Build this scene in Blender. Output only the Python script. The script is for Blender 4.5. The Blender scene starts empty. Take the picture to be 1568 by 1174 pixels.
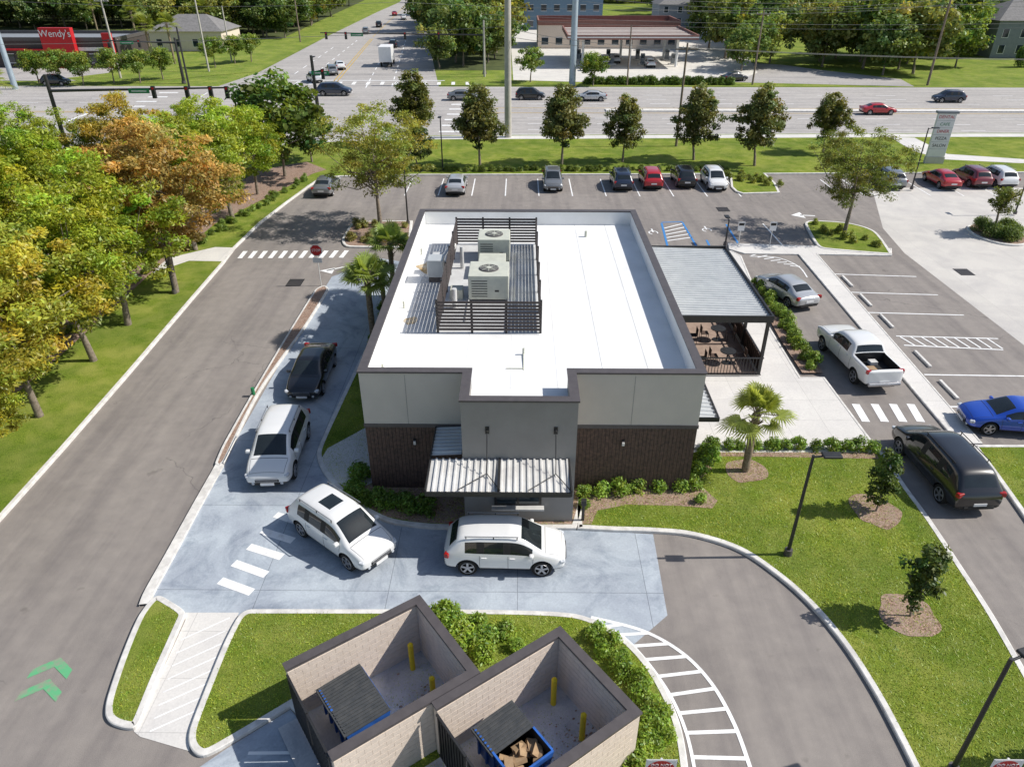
import bpy, bmesh, math, random
import numpy as np
from mathutils import Vector, Matrix
from mathutils.geometry import delaunay_2d_cdt
from mathutils.bvhtree import BVHTree
R_=math.radians
random.seed(7)
scene=bpy.context.scene
H=19.2; F=1110.0; P=R_(30.8); YAW=R_(0.6); CX,CY=784.0,587.3
cP,sP=math.cos(P),math.sin(P)
# site survey: photogrammetric reading (reference-photo point, level z) -> metric plan position
def G(px,py,z=0.0):
    u=(px-CX)/F; v=(py-CY)/F
    t=(H-z)/(sP+v*cP)
    X=u*t; Y=(cP-v*sP)*t
    return (X*math.cos(YAW)-Y*math.sin(YAW), X*math.sin(YAW)+Y*math.cos(YAW))
def inv(X,Y,z=0.0):
    x=X*math.cos(YAW)+Y*math.sin(YAW); y=-X*math.sin(YAW)+Y*math.cos(YAW)
    d=y*cP+(H-z)*sP
    if d<1: return (-9999,-9999)
    return (CX+F*x/d, CY+F*((H-z)*cP-y*sP)/d)

# ---------------------------------------------------------------- materials
def newmat(name):
    m=bpy.data.materials.new(name); m.use_nodes=True
    n=m.node_tree.nodes; l=m.node_tree.links
    return m,n,l,n['Principled BSDF']
def nz(n,l,scale,detail=6,lo=.35,hi=.65,vec=None,rough=.6,dist=0):
    t=n.new('ShaderNodeTexNoise'); t.inputs['Scale'].default_value=scale; t.inputs['Detail'].default_value=detail
    t.inputs['Roughness'].default_value=rough; t.inputs['Distortion'].default_value=dist
    if vec: l.new(vec,t.inputs['Vector'])
    r=n.new('ShaderNodeMapRange'); r.inputs[1].default_value=lo; r.inputs[2].default_value=hi
    l.new(t.outputs[0],r.inputs[0]); return r.outputs[0]
def mix(n,l,f,a,b,mode='MIX'):
    m=n.new('ShaderNodeMix'); m.data_type='RGBA'; m.blend_type=mode
    for i,s in ((0,f),(6,a),(7,b)):
        if isinstance(s,(int,float)): m.inputs[i].default_value=s
        elif isinstance(s,tuple): m.inputs[i].default_value=(*s,1)
        else: l.new(s,m.inputs[i])
    return m.outputs[2]
def M(name,c1,c2=None,scale=4,rough=.8,bump=0,bscale=None,metal=0,spec=.3,lo=.35,hi=.65,coat=0):
    m,n,l,b=newmat(name)
    tc=n.new('ShaderNodeTexCoord').outputs['Object']
    if c2 is None: c2=tuple(x*.88 for x in c1)
    f=nz(n,l,scale,8,lo,hi,tc)
    l.new(mix(n,l,f,c1,c2),b.inputs['Base Color'])
    b.inputs['Roughness'].default_value=rough; b.inputs['Metallic'].default_value=metal
    b.inputs['Specular IOR Level'].default_value=spec
    if coat: b.inputs['Coat Weight'].default_value=coat; b.inputs['Coat Roughness'].default_value=.04
    if bump:
        bn=n.new('ShaderNodeBump'); bn.inputs['Strength'].default_value=bump; bn.inputs['Distance'].default_value=.02
        l.new(nz(n,l,bscale or scale*4,6,0,1,tc),bn.inputs['Height']); l.new(bn.outputs[0],b.inputs['Normal'])
    return m
def asphalt(name,c,crack=.5,sx=1.1,sy=.06):
    m,n,l,b=newmat(name); tc=n.new('ShaderNodeTexCoord').outputs['Object']
    fine=nz(n,l,45,4,.3,.7,tc); big=nz(n,l,.18,6,.35,.65,tc,dist=.6); mid=nz(n,l,1.6,6,.3,.7,tc)
    c0=tuple(x*.76 for x in c); c1=tuple(x*1.24 for x in c)
    col=mix(n,l,fine,c0,c1)
    col=mix(n,l,big,col,mix(n,l,.6,col,c1))
    k=mix(n,l,mid,(.86,.86,.87),(1.04,1.04,1.03)); col=mix(n,l,1.0,col,k,'MULTIPLY')
    mp=n.new('ShaderNodeMapping'); mp.inputs['Scale'].default_value=(sx,sy,1); l.new(tc,mp.inputs[0])
    st=nz(n,l,1.0,5,.42,.68,mp.outputs[0]); col=mix(n,l,st,col,mix(n,l,1.0,col,(.78,.78,.8),'MULTIPLY'))
    v=n.new('ShaderNodeTexVoronoi'); v.feature='DISTANCE_TO_EDGE'; v.inputs['Scale'].default_value=.16
    wn=n.new('ShaderNodeTexNoise'); wn.inputs['Scale'].default_value=.9; wn.inputs['Detail'].default_value=6; l.new(tc,wn.inputs['Vector'])
    ad=n.new('ShaderNodeVectorMath'); ad.operation='MULTIPLY_ADD'; ad.inputs[1].default_value=(1.8,1.8,0); l.new(wn.outputs[1],ad.inputs[0]); l.new(tc,ad.inputs[2])
    l.new(ad.outputs[0],v.inputs['Vector'])
    mr=n.new('ShaderNodeMapRange'); mr.inputs[1].default_value=.0; mr.inputs[2].default_value=.0045; mr.inputs[3].default_value=crack; mr.inputs[4].default_value=0
    l.new(v.outputs['Distance'],mr.inputs[0]); 
    gate=nz(n,l,.11,2,.52,.56,tc); mm=n.new('ShaderNodeMath'); mm.operation='MULTIPLY'; l.new(mr.outputs[0],mm.inputs[0]); l.new(gate,mm.inputs[1])
    col=mix(n,l,mm.outputs[0],col,(.05,.05,.05))
    oil=nz(n,l,.8,3,.68,.78,tc); col=mix(n,l,oil,col,mix(n,l,1.0,col,(.6,.6,.6),'MULTIPLY'))
    l.new(col,b.inputs['Base Color']); b.inputs['Roughness'].default_value=.88; b.inputs['Specular IOR Level'].default_value=.25
    bn=n.new('ShaderNodeBump'); bn.inputs['Strength'].default_value=.35; bn.inputs['Distance'].default_value=.01
    l.new(fine,bn.inputs['Height']); l.new(bn.outputs[0],b.inputs['Normal'])
    return m
def concrete(name,c,panel=3.0,rot=0,stain=.3,joint=.5,streak=0):
    m,n,l,b=newmat(name); tc=n.new('ShaderNodeTexCoord').outputs['Object']
    mp=n.new('ShaderNodeMapping'); mp.inputs['Rotation'].default_value=(0,0,rot); l.new(tc,mp.inputs[0])
    br=n.new('ShaderNodeTexBrick'); br.offset=0; br.inputs['Scale'].default_value=1; br.inputs['Brick Width'].default_value=panel; br.inputs['Row Height'].default_value=panel
    br.inputs['Mortar Size'].default_value=.012; br.inputs['Mortar Smooth'].default_value=.2
    br.inputs['Color1'].default_value=(*c,1); br.inputs['Color2'].default_value=(*[x*.94 for x in c],1); br.inputs['Mortar'].default_value=(*[x*joint for x in c],1)
    l.new(mp.outputs[0],br.inputs[0])
    big=nz(n,l,.5,8,.4,.7,tc,dist=.4); fine=nz(n,l,14,6,.3,.7,tc)
    col=mix(n,l,big,br.outputs[0],mix(n,l,1.0,br.outputs[0],(1-stain,1-stain,1-stain*.85),'MULTIPLY'))
    if streak:
        s2=nz(n,l,.35,7,.48,.66,tc,.7,2.5); col=mix(n,l,s2,col,mix(n,l,1.0,col,(1-streak,1-streak*.92,1-streak*.8),'MULTIPLY'))
        s3=nz(n,l,2.2,8,.56,.7,tc,.75,1.5); col=mix(n,l,s3,col,mix(n,l,1.0,col,(1.18,1.17,1.15),'MULTIPLY'))
    col=mix(n,l,1.0,col,mix(n,l,fine,(.9,.9,.9),(1.07,1.07,1.07)),'MULTIPLY')
    l.new(col,b.inputs['Base Color']); b.inputs['Roughness'].default_value=.85; b.inputs['Specular IOR Level'].default_value=.25
    return m
def grassmat(name,a,bc,c):
    m,n,l,b=newmat(name); tc=n.new('ShaderNodeTexCoord').outputs['Object']
    f1=nz(n,l,22,8,.35,.65,tc,.7); f2=nz(n,l,.9,6,.38,.62,tc,.6,.5); f3=nz(n,l,.25,5,.4,.6,tc)
    col=mix(n,l,f1,a,bc); col=mix(n,l,f2,col,mix(n,l,.6,col,c)); 
    col=mix(n,l,f3,col,mix(n,l,1.0,col,(.66,.76,.7),'MULTIPLY'))
    l.new(col,b.inputs['Base Color']); b.inputs['Roughness'].default_value=.95; b.inputs['Specular IOR Level'].default_value=.1
    bn=n.new('ShaderNodeBump'); bn.inputs['Strength'].default_value=.6; bn.inputs['Distance'].default_value=.04
    l.new(f1,bn.inputs['Height']); l.new(bn.outputs[0],b.inputs['Normal'])
    return m
def mulchmat(name):
    m,n,l,b=newmat(name); tc=n.new('ShaderNodeTexCoord').outputs['Object']
    v=n.new('ShaderNodeTexVoronoi'); v.inputs['Scale'].default_value=22; l.new(tc,v.inputs['Vector'])
    sp=n.new('ShaderNodeSeparateColor'); l.new(v.outputs['Color'],sp.inputs[0])
    col=mix(n,l,sp.outputs[0],(.14,.075,.05),(.52,.36,.27)); col=mix(n,l,nz(n,l,3,5,.4,.65,tc),col,(.36,.26,.205))
    l.new(col,b.inputs['Base Color']); b.inputs['Roughness'].default_value=.95
    bn=n.new('ShaderNodeBump'); bn.inputs['Strength'].default_value=1; bn.inputs['Distance'].default_value=.04
    l.new(sp.outputs[1],bn.inputs['Height']); l.new(bn.outputs[0],b.inputs['Normal'])
    return m
def foliagemat(name,trans=.42):
    m,n,l,b=newmat(name); n.remove(b); out=n['Material Output']
    at=n.new('ShaderNodeAttribute'); at.attribute_name='Col'
    oi=n.new('ShaderNodeObjectInfo')
    col=mix(n,l,1.0,at.outputs['Color'],oi.outputs['Color'],'MULTIPLY')
    d=n.new('ShaderNodeBsdfDiffuse'); t=n.new('ShaderNodeBsdfTranslucent'); g=n.new('ShaderNodeBsdfGlossy'); g.inputs['Roughness'].default_value=.45
    g.inputs['Color'].default_value=(.8,.85,.8,1)
    l.new(col,d.inputs[0]); l.new(mix(n,l,1.0,col,(1.3,1.2,.6),'MULTIPLY'),t.inputs[0])
    a=n.new('ShaderNodeMixShader'); a.inputs[0].default_value=trans; l.new(d.outputs[0],a.inputs[1]); l.new(t.outputs[0],a.inputs[2])
    c=n.new('ShaderNodeMixShader'); c.inputs[0].default_value=.03; l.new(a.outputs[0],c.inputs[1]); l.new(g.outputs[0],c.inputs[2])
    l.new(c.outputs[0],out.inputs[0]); return m

ASPH=asphalt('asphalt_lot',(.27,.243,.222))
ROAD=asphalt('asphalt_road',(.43,.405,.38),.6,.05,1.0)
CONCB=concrete('concrete_drive',(.46,.51,.56),4.5,0,.30,.5,.32)
CONC=concrete('concrete_walk',(.72,.695,.655),1.8,0,.12,.72)
CONCL=concrete('concrete_lot',(.62,.59,.545),6,0,.18,.78)
CONCS=concrete('concrete_forecourt',(.72,.69,.63),8,0,.15,.8)
KERB=M('kerb_concrete',(.76,.74,.70),(.56,.54,.51),3,.85,.2,20)
GRASS=grassmat('grass',(.10,.155,.018),(.28,.35,.045),(.36,.36,.09))
GRASSF=grassmat('grass_far',(.16,.23,.03),(.27,.34,.05),(.32,.32,.10))
WOODS=M('woodland_floor',(.05,.065,.022),(.10,.12,.04),.4,.95)
MULCH=mulchmat('mulch')
WHITEP=M('paint_white',(.86,.86,.85),(.62,.61,.60),2.5,.6,0,lo=.52,hi=.74)
YELP=M('paint_yellow',(.65,.42,.05),(.5,.33,.05),6,.6)
BLUEP=M('paint_blue',(.04,.22,.62),(.08,.26,.5),6,.6)
GREENP=M('paint_green',(.12,.42,.20),(.26,.30,.22),2.5,.7,lo=.45,hi=.6)
ROOF=M('roof_membrane',(.85,.85,.84),(.76,.76,.745),.6,.6,.05,3)
ROOFG=M('roof_walk_pad',(.62,.63,.63),(.50,.50,.50),1.5,.7)
STAIN=M('rust_stain',(.42,.28,.12),(.6,.55,.45),2.2,.8)
STUC=M('stucco_grey',(.60,.55,.49),(.56,.515,.46),1.2,.9,.3,90)
STUC2=M('stucco_dark_grey',(.31,.295,.28),(.28,.265,.25),1.2,.9,.3,90)
CAP=M('dark_metal_cap',(.08,.07,.07),(.10,.088,.088),3,.45,spec=.5)
WOOD=M('dark_wood_siding',(.14,.09,.07),(.07,.05,.042),7,.7,.3,30)
DECK=M('patio_paving',(.40,.30,.24),(.30,.22,.18),3,.8)
METAL=M('galvanised_metal',(.76,.75,.72),(.60,.59,.57),1.5,.45,0,metal=.2,spec=.5)
METALB=M('canopy_metal',(.56,.58,.58),(.47,.49,.50),1.5,.45,0,metal=.15,spec=.5)
BLACK=M('black_metal',(.022,.021,.022),(.03,.03,.03),5,.45,spec=.5)
DARKB=M('dark_brown_slats',(.08,.065,.06),(.055,.045,.045),5,.6)
ACM=M('ac_unit_paint',(.58,.59,.50),(.50,.51,.44),3,.5)
BLOCK=M('tan_block',(.74,.63,.53),(.66,.56,.47),5,.9,.4,60)
BLUEM=M('dumpster_blue',(.03,.14,.52),(.02,.09,.33),4,.5,spec=.5)
LID=M('dumpster_lid',(.05,.055,.06),(.075,.078,.08),5,.5,.2)
YEL=M('bollard_yellow',(.85,.62,.02),(.76,.52,.03),6,.5)
CARDB=M('cardboard',(.42,.29,.17),(.3,.2,.12),6,.9)
TIRE=M('tire_rubber',(.018,.018,.018),(.028,.027,.026),10,.85)
RIM=M('alloy_rim',(.5,.5,.52),(.42,.42,.43),6,.3,metal=.8)
GLASS=M('car_glass',(.016,.02,.022),(.02,.027,.03),2,.04,spec=.7)
WGLASS=M('window_glass',(.03,.045,.055),(.02,.03,.04),1,.06,spec=.8)
TRIM=M('black_plastic',(.02,.02,.021),(.028,.028,.028),6,.6)
SEAM=M('panel_gap',(.05,.05,.05),(.05,.05,.05),6,.7)
HEADL=M('headlight',(.65,.68,.72),(.4,.42,.45),9,.1,spec=.8)
TAILL=M('tail_light',(.42,.015,.012),(.3,.01,.01),9,.15,spec=.7)
REDM=M('red_sign',(.55,.02,.025),(.48,.02,.025),2,.45)
WHITEM=M('white_panel',(.8,.8,.8),(.74,.74,.74),2,.5)
GREENM=M('green_panel',(.03,.25,.10),(.025,.2,.08),2,.5)
BARK=M('bark',(.30,.25,.20),(.16,.13,.10),6,.95,.6,30)
PALMT=M('palm_bark',(.34,.27,.20),(.17,.13,.09),9,.95,.8,30)
POLEC=M('concrete_pole',(.50,.47,.42),(.40,.38,.34),2,.85)
POLES=M('steel_pole',(.42,.50,.56),(.35,.42,.48),2,.5,metal=.3)
POLEW=M('wood_pole',(.26,.21,.165),(.17,.13,.10),4,.9)
WIRE=M('cable_grey',(.22,.22,.22),(.18,.18,.18),4,.7)
BRICKR=M('red_roofing',(.30,.15,.12),(.24,.12,.10),2,.8)
SIDG=M('grey_siding',(.26,.28,.30),(.22,.24,.26),2,.8)
SIDB=M('blue_grey_siding',(.15,.23,.31),(.13,.20,.27),2,.8)
SHING=M('shingles',(.24,.23,.225),(.17,.165,.16),2,.9)
LEAF=foliagemat('foliage')
BLADE=foliagemat('grass_blades',.35)

# ---------------------------------------------------------------- mesh builder
class B:
    def __init__(s): s.v=[];s.f=[];s.m=[];s.mats=[];s.sm=[]
    def mi(s,mat):
        if mat not in s.mats: s.mats.append(mat)
        return s.mats.index(mat)
    def add(s,vs,fs,mat,T=None,smooth=False):
        o=len(s.v); k=s.mi(mat)
        for p in vs:
            p=Vector(p)
            if T is not None: p=T@p
            s.v.append(tuple(p))
        for f in fs: s.f.append([i+o for i in f]); s.m.append(k); s.sm.append(smooth)
    def box(s,x0,x1,y0,y1,z0,z1,mat,T=None,ch=0):
        if ch:
            a=min(ch,(x1-x0)/2.2,(y1-y0)/2.2,(z1-z0)/2.2); bm=bmesh.new(); bmesh.ops.create_cube(bm,size=1)
            for v in bm.verts: v.co=Vector(((x0+x1)/2+v.co.x*(x1-x0),(y0+y1)/2+v.co.y*(y1-y0),(z0+z1)/2+v.co.z*(z1-z0)))
            bmesh.ops.bevel(bm,geom=bm.edges[:],offset=a,segments=2,affect='EDGES',profile=.5)
            bm.verts.index_update(); s.add([v.co[:] for v in bm.verts],[[v.index for v in f.verts] for f in bm.faces],mat,T); bm.free(); return
        vs=[(x0,y0,z0),(x1,y0,z0),(x1,y1,z0),(x0,y1,z0),(x0,y0,z1),(x1,y0,z1),(x1,y1,z1),(x0,y1,z1)]
        s.add(vs,[(3,2,1,0),(4,5,6,7),(0,1,5,4),(1,2,6,5),(2,3,7,6),(3,0,4,7)],mat,T)
    def cyl(s,p0,p1,r0,r1,n,mat,T=None,cap=True,smooth=True):
        p0=Vector(p0);p1=Vector(p1);d=(p1-p0)
        if d.length<1e-6: return
        q=d.to_track_quat('Z','Y'); vs=[];fs=[]
        for i in range(n):
            a=2*math.pi*i/n; e=Vector((math.cos(a),math.sin(a),0))
            vs.append(p0+q@(e*r0)); vs.append(p1+q@(e*r1))
        for i in range(n):
            j=(i+1)%n; fs.append((2*i,2*j,2*j+1,2*i+1))
        s.add(vs,fs,mat,T,smooth)
        if cap: s.add([vs[2*i+1] for i in range(n)],[list(range(n))],mat,T); s.add([vs[2*i] for i in range(n)],[list(range(n))[::-1]],mat,T)
    def quadline(s,a,b,w,z,mat):
        d=Vector((b[0]-a[0],b[1]-a[1])); 
        if d.length<1e-6: return
        n=Vector((-d.y,d.x)).normalized()*w/2
        s.add([(a[0]-n.x,a[1]-n.y,z),(b[0]-n.x,b[1]-n.y,z),(b[0]+n.x,b[1]+n.y,z),(a[0]+n.x,a[1]+n.y,z)],[(0,1,2,3)],mat)
    def path(s,pts,w,z,mat):
        pts=[Vector(p) for p in pts]; L=[];Rr=[]
        for i,p in enumerate(pts):
            d=(pts[min(i+1,len(pts)-1)]-pts[max(i-1,0)]).normalized(); n=Vector((-d.y,d.x))*w/2
            L.append((p.x+n.x,p.y+n.y,z)); Rr.append((p.x-n.x,p.y-n.y,z))
        k=len(pts); s.add(Rr+L,[(i,i+1,k+i+1,k+i) for i in range(k-1)],mat)
    def mesh(s,name):
        me=bpy.data.meshes.new(name); me.from_pydata(s.v,[],s.f)
        for m in s.mats: me.materials.append(m)
        me.polygons.foreach_set('material_index',s.m); me.polygons.foreach_set('use_smooth',s.sm); me.update(); return me
    def obj(s,name,parent=None,loc=(0,0,0),rz=0):
        return put(name,s.mesh(name),parent,loc,rz)
def put(name,data,parent=None,loc=(0,0,0),rz=0,sc=1,color=None):
    o=bpy.data.objects.new(name,data); scene.collection.objects.link(o); o.location=loc; o.rotation_euler=(0,0,rz)
    o.scale=(sc,sc,sc) if isinstance(sc,(int,float)) else sc
    if parent: o.parent=parent
    if color: o.color=(*color,1)
    return o
def empty(name,loc=(0,0,0),rz=0):
    o=put(name,None,None,loc,rz); o.empty_display_size=.3; return o
def text(body,size,loc,rot,mat,parent,name='lettering'):
    c=bpy.data.curves.new(name,'FONT'); c.body=body; c.size=size; c.align_x='CENTER'; c.align_y='CENTER'; c.extrude=.004
    c.materials.append(mat); o=bpy.data.objects.new(name,c); scene.collection.objects.link(o); o.location=loc; o.rotation_euler=rot; o.parent=parent; return o

def smooth(pts,n=6,closed=True):
    out=[];N=len(pts)
    for i in range(N if closed else N-1):
        if closed: p0,p1,p2,p3=[Vector(pts[(i+k)%N]) for k in (-1,0,1,2)]
        else: p0,p1,p2,p3=[Vector(pts[min(max(i+k,0),N-1)]) for k in (-1,0,1,2)]
        L=(p2-p1).length
        if L<1e-4: continue
        m1=(p2-p0)/2; m2=(p3-p1)/2
        c1=min(L,(p1-p0).length*1.2); c2=min(L,(p3-p2).length*1.2)
        if not closed and i==0: c1=L
        if not closed and i==N-2: c2=L
        if m1.length>c1: m1=m1.normalized()*c1
        if m2.length>c2: m2=m2.normalized()*c2
        for j in range(n):
            t=j/n; t2=t*t; t3=t2*t
            out.append((2*t3-3*t2+1)*p1+(t3-2*t2+t)*m1+(3*t2-2*t3)*p2+(t3-t2)*m2)
    if not closed: out.append(Vector(pts[-1]))
    r=[]
    for p in out:
        if not r or (p-r[-1]).length>.03: r.append(p)
    if closed and (r[0]-r[-1]).length<.03: r.pop()
    return [(p.x,p.y) for p in r]
def ccw(p):
    a=sum(p[i][0]*p[(i+1)%len(p)][1]-p[(i+1)%len(p)][0]*p[i][1] for i in range(len(p)))
    return p if a>0 else p[::-1]
def inset(p,w):
    N=len(p);r=[]
    for i in range(N):
        a,b,c=Vector(p[i-1]),Vector(p[i]),Vector(p[(i+1)%N]); d1=(b-a).normalized(); d2=(c-b).normalized()
        n=Vector((-d1.y-d2.y,d1.x+d2.x)); 
        if n.length<.2: n=Vector((-d1.y,d1.x))
        n.normalize(); k=max(.5,n.dot(Vector((-d1.y,d1.x)))); r.append((b.x+n.x*w/k,b.y+n.y*w/k))
    return r
def fill(b,pts,z,mat):
    r=delaunay_2d_cdt([Vector(p) for p in pts],[],[list(range(len(pts)))],1,1e-4)
    b.add([(v.x,v.y,z) for v in r[0]],[list(f) for f in r[2]],mat)
def sheet(name,pts,z,mat,world=False,sm=False):
    w=pts if world else [G(*p) for p in pts]
    if sm: w=smooth(w)
    w=ccw(w); b=B(); fill(b,w,z,mat); return b.obj(name)
LAWNS=[]
def island(name,pts,mat,kw=.2,h=.13,sm=True,world=False,lawn=0,dz=0.0):
    w=pts if world else [G(*p) for p in pts]
    if sm: w=smooth(w)
    w=ccw(w); q=inset(w,kw); N=len(w); b=B()
    vs=[(x,y,-.03) for x,y in w]+[(x,y,h-.02) for x,y in w]+[(x,y,h) for x,y in inset(w,.03)]+[(x,y,h) for x,y in q]+[(x,y,h-.06) for x,y in q]
    fs=[]
    for k in range(4):
        for i in range(N):
            j=(i+1)%N; fs.append((k*N+i,k*N+j,(k+1)*N+j,(k+1)*N+i))
    b.add(vs,fs,KERB); b.obj('kerb')
    c=B(); fill(c,q,h-.015+dz,mat); c.obj(name)
    if lawn: LAWNS.append((q,h-.015,lawn))
    return w

# ---------------------------------------------------------------- ground & paving
b=B(); b.add([(-3000,-500,-.06),(3000,-500,-.06),(3000,5000,-.06),(-3000,5000,-.06)],[(0,1,2,3)],GRASSF); b.obj('ground')
sheet('parking_lot_asphalt',[(-75,-12),(110,-12),(110,86.0),(-75,86.0)],0,ASPH,True)
sheet('concrete_parking_lot',[(1335,288),(2600,288),(2600,760),(1790,700),(1385,388),(1352,350)],.004,CONCL)
sheet('drive_through_lane',[(508,424),(583,396),(640,405),(690,800),(1000,818),(1022,942),(962,994),(880,945),(300,942),(235,932),(232,900),(338,715),(450,520)],.005,CONCB)
sheet('road',[(-400,80.5),(400,90.3),(400,127.6),(-400,127.6)],-.012,ROAD,True)
sheet('road',[(330,134),(395,112),(500,57),(578,19),(612,4),(632,-22),(652,-22),(652,5),(655,60),(672,134)],-.004,ROAD)
island('grass_verge',[(-700,1500),(-230,1065),(-120,930),(0,800),(100,688),(200,573),(300,455),(343,405),(360,382),(400,343),(440,312),(462,296),(474,287),(486,279),(500,274.5),(520,272),(640,269.5),(900,269),(1117,268),(1119,288),(1126,295),(1137,298.5),(1194,297),(1187,282),(1172,268),(2300,262),(2300,205),(1500,205),(640,209),(520,214),(380,224),(0,231),(-900,236)],GRASS,.2,sm=False)
sheet('sidewalk',[G(380,229),G(500,219.5),G(640,215.5),G(1500,211.5),G(2300,211.5),G(2300,206.8),G(1500,206.5),G(640,210.5),G(520,215),G(380,225.5)],.122,CONC,True)
sheet('sidewalk',[(1363,212),(1400,213),(1450,238),(1568,246),(1800,250),(1800,256),(1560,252),(1440,246),(1395,232)],.126,CONC)
sheet('sidewalk',[(343,403),(362,382),(330,381),(300,388),(250,400),(100,440),(60,520),(-200,790),(-160,790),(110,510),(150,450),(290,402)],.125,CONC)
sheet('soil_bed',[(330,345),(480,268),(500,262),(470,250),(400,262),(250,350),(100,440),(-100,620),(-300,830),(-260,850),(-60,680),(80,560),(250,405),(300,370)],.129,MULCH,sm=False)
sheet('grass_verge',[(665,133),(1150,133),(2400,138),(2400,60),(1200,60),(1150,100),(655,110)],-.02,GRASSF)
sheet('gas_station_forecourt',[(786,123),(890,126),(1120,127),(1160,112),(1130,60),(1050,30),(780,32)],-.005,CONCS)
sheet('service_road',[(1110,126),(1400,133),(1380,122),(1260,108),(1200,100),(1140,96)],-.008,ROAD)
sheet('grass_verge',[(150,132),(395,110),(500,57),(420,60),(300,96),(100,120)],-.015,GRASSF)
sheet('restaurant_parking_lot',[(-300,124),(150,124),(175,105),(190,80),(-300,70)],-.018,ROAD)
island('shrub_bed',[(524,372),(528,360),(540,344),(560,341),(632,340),(632,340),(628,381),(628,381),(535,380)],MULCH)
island('shrub_bed',[(1232,345),(1242,340),(1300,344),(1340,357),(1366,392),(1366,392),(1262,383),(1246,372)],GRASS)
cc=G(1527,360); island('planter',[(cc[0]+2.0*math.cos(a*math.pi/6),cc[1]+2.6*math.sin(a*math.pi/6)) for a in range(12)],MULCH,world=True)
island('mulch_strip',[(497,440),(503,446),(470,500),(400,600),(348,705),(338,716),(330,712),(344,680),(395,590),(455,490),(483,446)],MULCH,.12)
kb=B(); kp=smooth([G(*p) for p in [(337,714),(300,780),(262,850),(238,893),(228,912),(222,928)]],6,False)
L=[];w=.35
pv=[Vector(p) for p in kp]
for i,p in enumerate(pv):
    d=(pv[min(i+1,len(pv)-1)]-pv[max(i-1,0)]).normalized(); n=Vector((-d.y,d.x)); L.append((p,n))
vs=[];fs=[]
for p,n in L:
    for o,z in ((-w/2,-.02),(-w/2,.11),(w/2,.11),(w/2,-.02)): vs.append((p.x+n.x*o,p.y+n.y*o,z))
for i in range(len(L)-1):
    for k in range(3): fs.append((i*4+k,i*4+k+1,i*4+5+k,i*4+4+k))
kb.add(vs,fs,KERB); kb.obj('kerb')
island('lawn',[(240,916),(264,925),(284,940),(280,955),(245,1035),(218,1102),(205,1118),(175,1112),(163,1098),(166,1070),(188,1005),(214,945)],GRASS,lawn=420)
island('lawn',[(366,946),(385,936),(560,936),(760,937),(880,943),(940,968),(985,1008),(1020,1062),(1043,1120),(1055,1200),(1060,1320),(1060,1320),(800,1400),(800,1400),(445,1085),(445,1085),(350,1142),(312,1160),(292,1146),(292,1118),(318,1050),(345,985)],GRASS,lawn=400)
sheet('sidewalk',[(284,938),(366,938),(345,985),(318,1050),(292,1118),(290,1150),(215,1128),(205,1120),(245,1035),(284,950)],.012,CONC)
island('lawn',[(884,770),(884,812),(884,812),(940,815),(1000,817),(1060,823),(1130,845),(1190,885),(1240,930),(1290,990),(1335,1060),(1370,1125),(1397,1180),(1450,1300),(1450,1300),(1760,1300),(1760,1300),(1640,1150),(1575,1040),(1520,945),(1470,868),(1425,800),(1385,745),(1362,708),(1346,692),(1346,692),(1100,692),(1060,692),(1000,700),(1000,700),(900,700)],GRASS,lawn=380)
island('lawn',[(600,432),(600,432),(583,490),(550,555),(518,622),(492,678),(486,702),(500,732),(540,772),(590,800),(640,809),(700,812),(882,812),(882,812),(882,730),(700,640),(700,432),(700,432)],GRASS,lawn=250,dz=.001)
island('lawn',[(1487,684),(1487,684),(1520,728),(1600,842),(1750,1060),(1750,1060),(2300,1060),(2300,1060),(2300,684),(2300,684)],GRASS,lawn=220)
sheet('mulch_bed',[(520,750),(560,728),(700,735),(885,738),(885,806),(700,806),(640,803),(592,794),(545,768)],.121,MULCH,sm=False)
sheet('sidewalk',[(489,712),(502,690),(575,650),(575,740),(545,755),(517,742),(497,727)],.124,CONC)
sheet('mulch_bed',[(888,735),(1062,735),(1078,752),(1098,770),(1090,782),(1040,778),(960,776),(915,785),(905,806),(888,806)],.124,MULCH)
sheet('mulch_bed',[(1070,692),(1340,696),(1345,706),(1200,703),(1110,702),(1080,708),(1090,722),(1070,738),(1062,735)],.1265,MULCH)
def ring(px,py,r,z=.128):
    c=G(px,py); rnd=random.Random(px)
    sheet('mulch_ring',[(c[0]+r*(1+rnd.uniform(-.15,.15))*math.cos(a*math.pi/6),c[1]+r*(1+rnd.uniform(-.15,.15))*math.sin(a*math.pi/6)) for a in range(12)],z,MULCH,True,True)
ring(1140,724,.85); ring(1338,786,.95); ring(1390,945,.95)
island('patio',[(1012,386),(1120,386),(1135,394),(1150,430),(1170,490),(1225,580),(1262,580),(1343,689),(1062,689),(1040,560)],CONC,.12,.12,sm=False)
island('sidewalk',[(1114,374),(1365,382),(1365,393),(1252,391),(1504,681),(1466,681),(1222,391),(1140,390),(1116,383)],CONC,.1,.1,sm=False)
sheet('mulch_bed',[(1152,434),(1170,440),(1220,520),(1260,574),(1228,574),(1195,524),(1166,470)],.124,MULCH)

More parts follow.
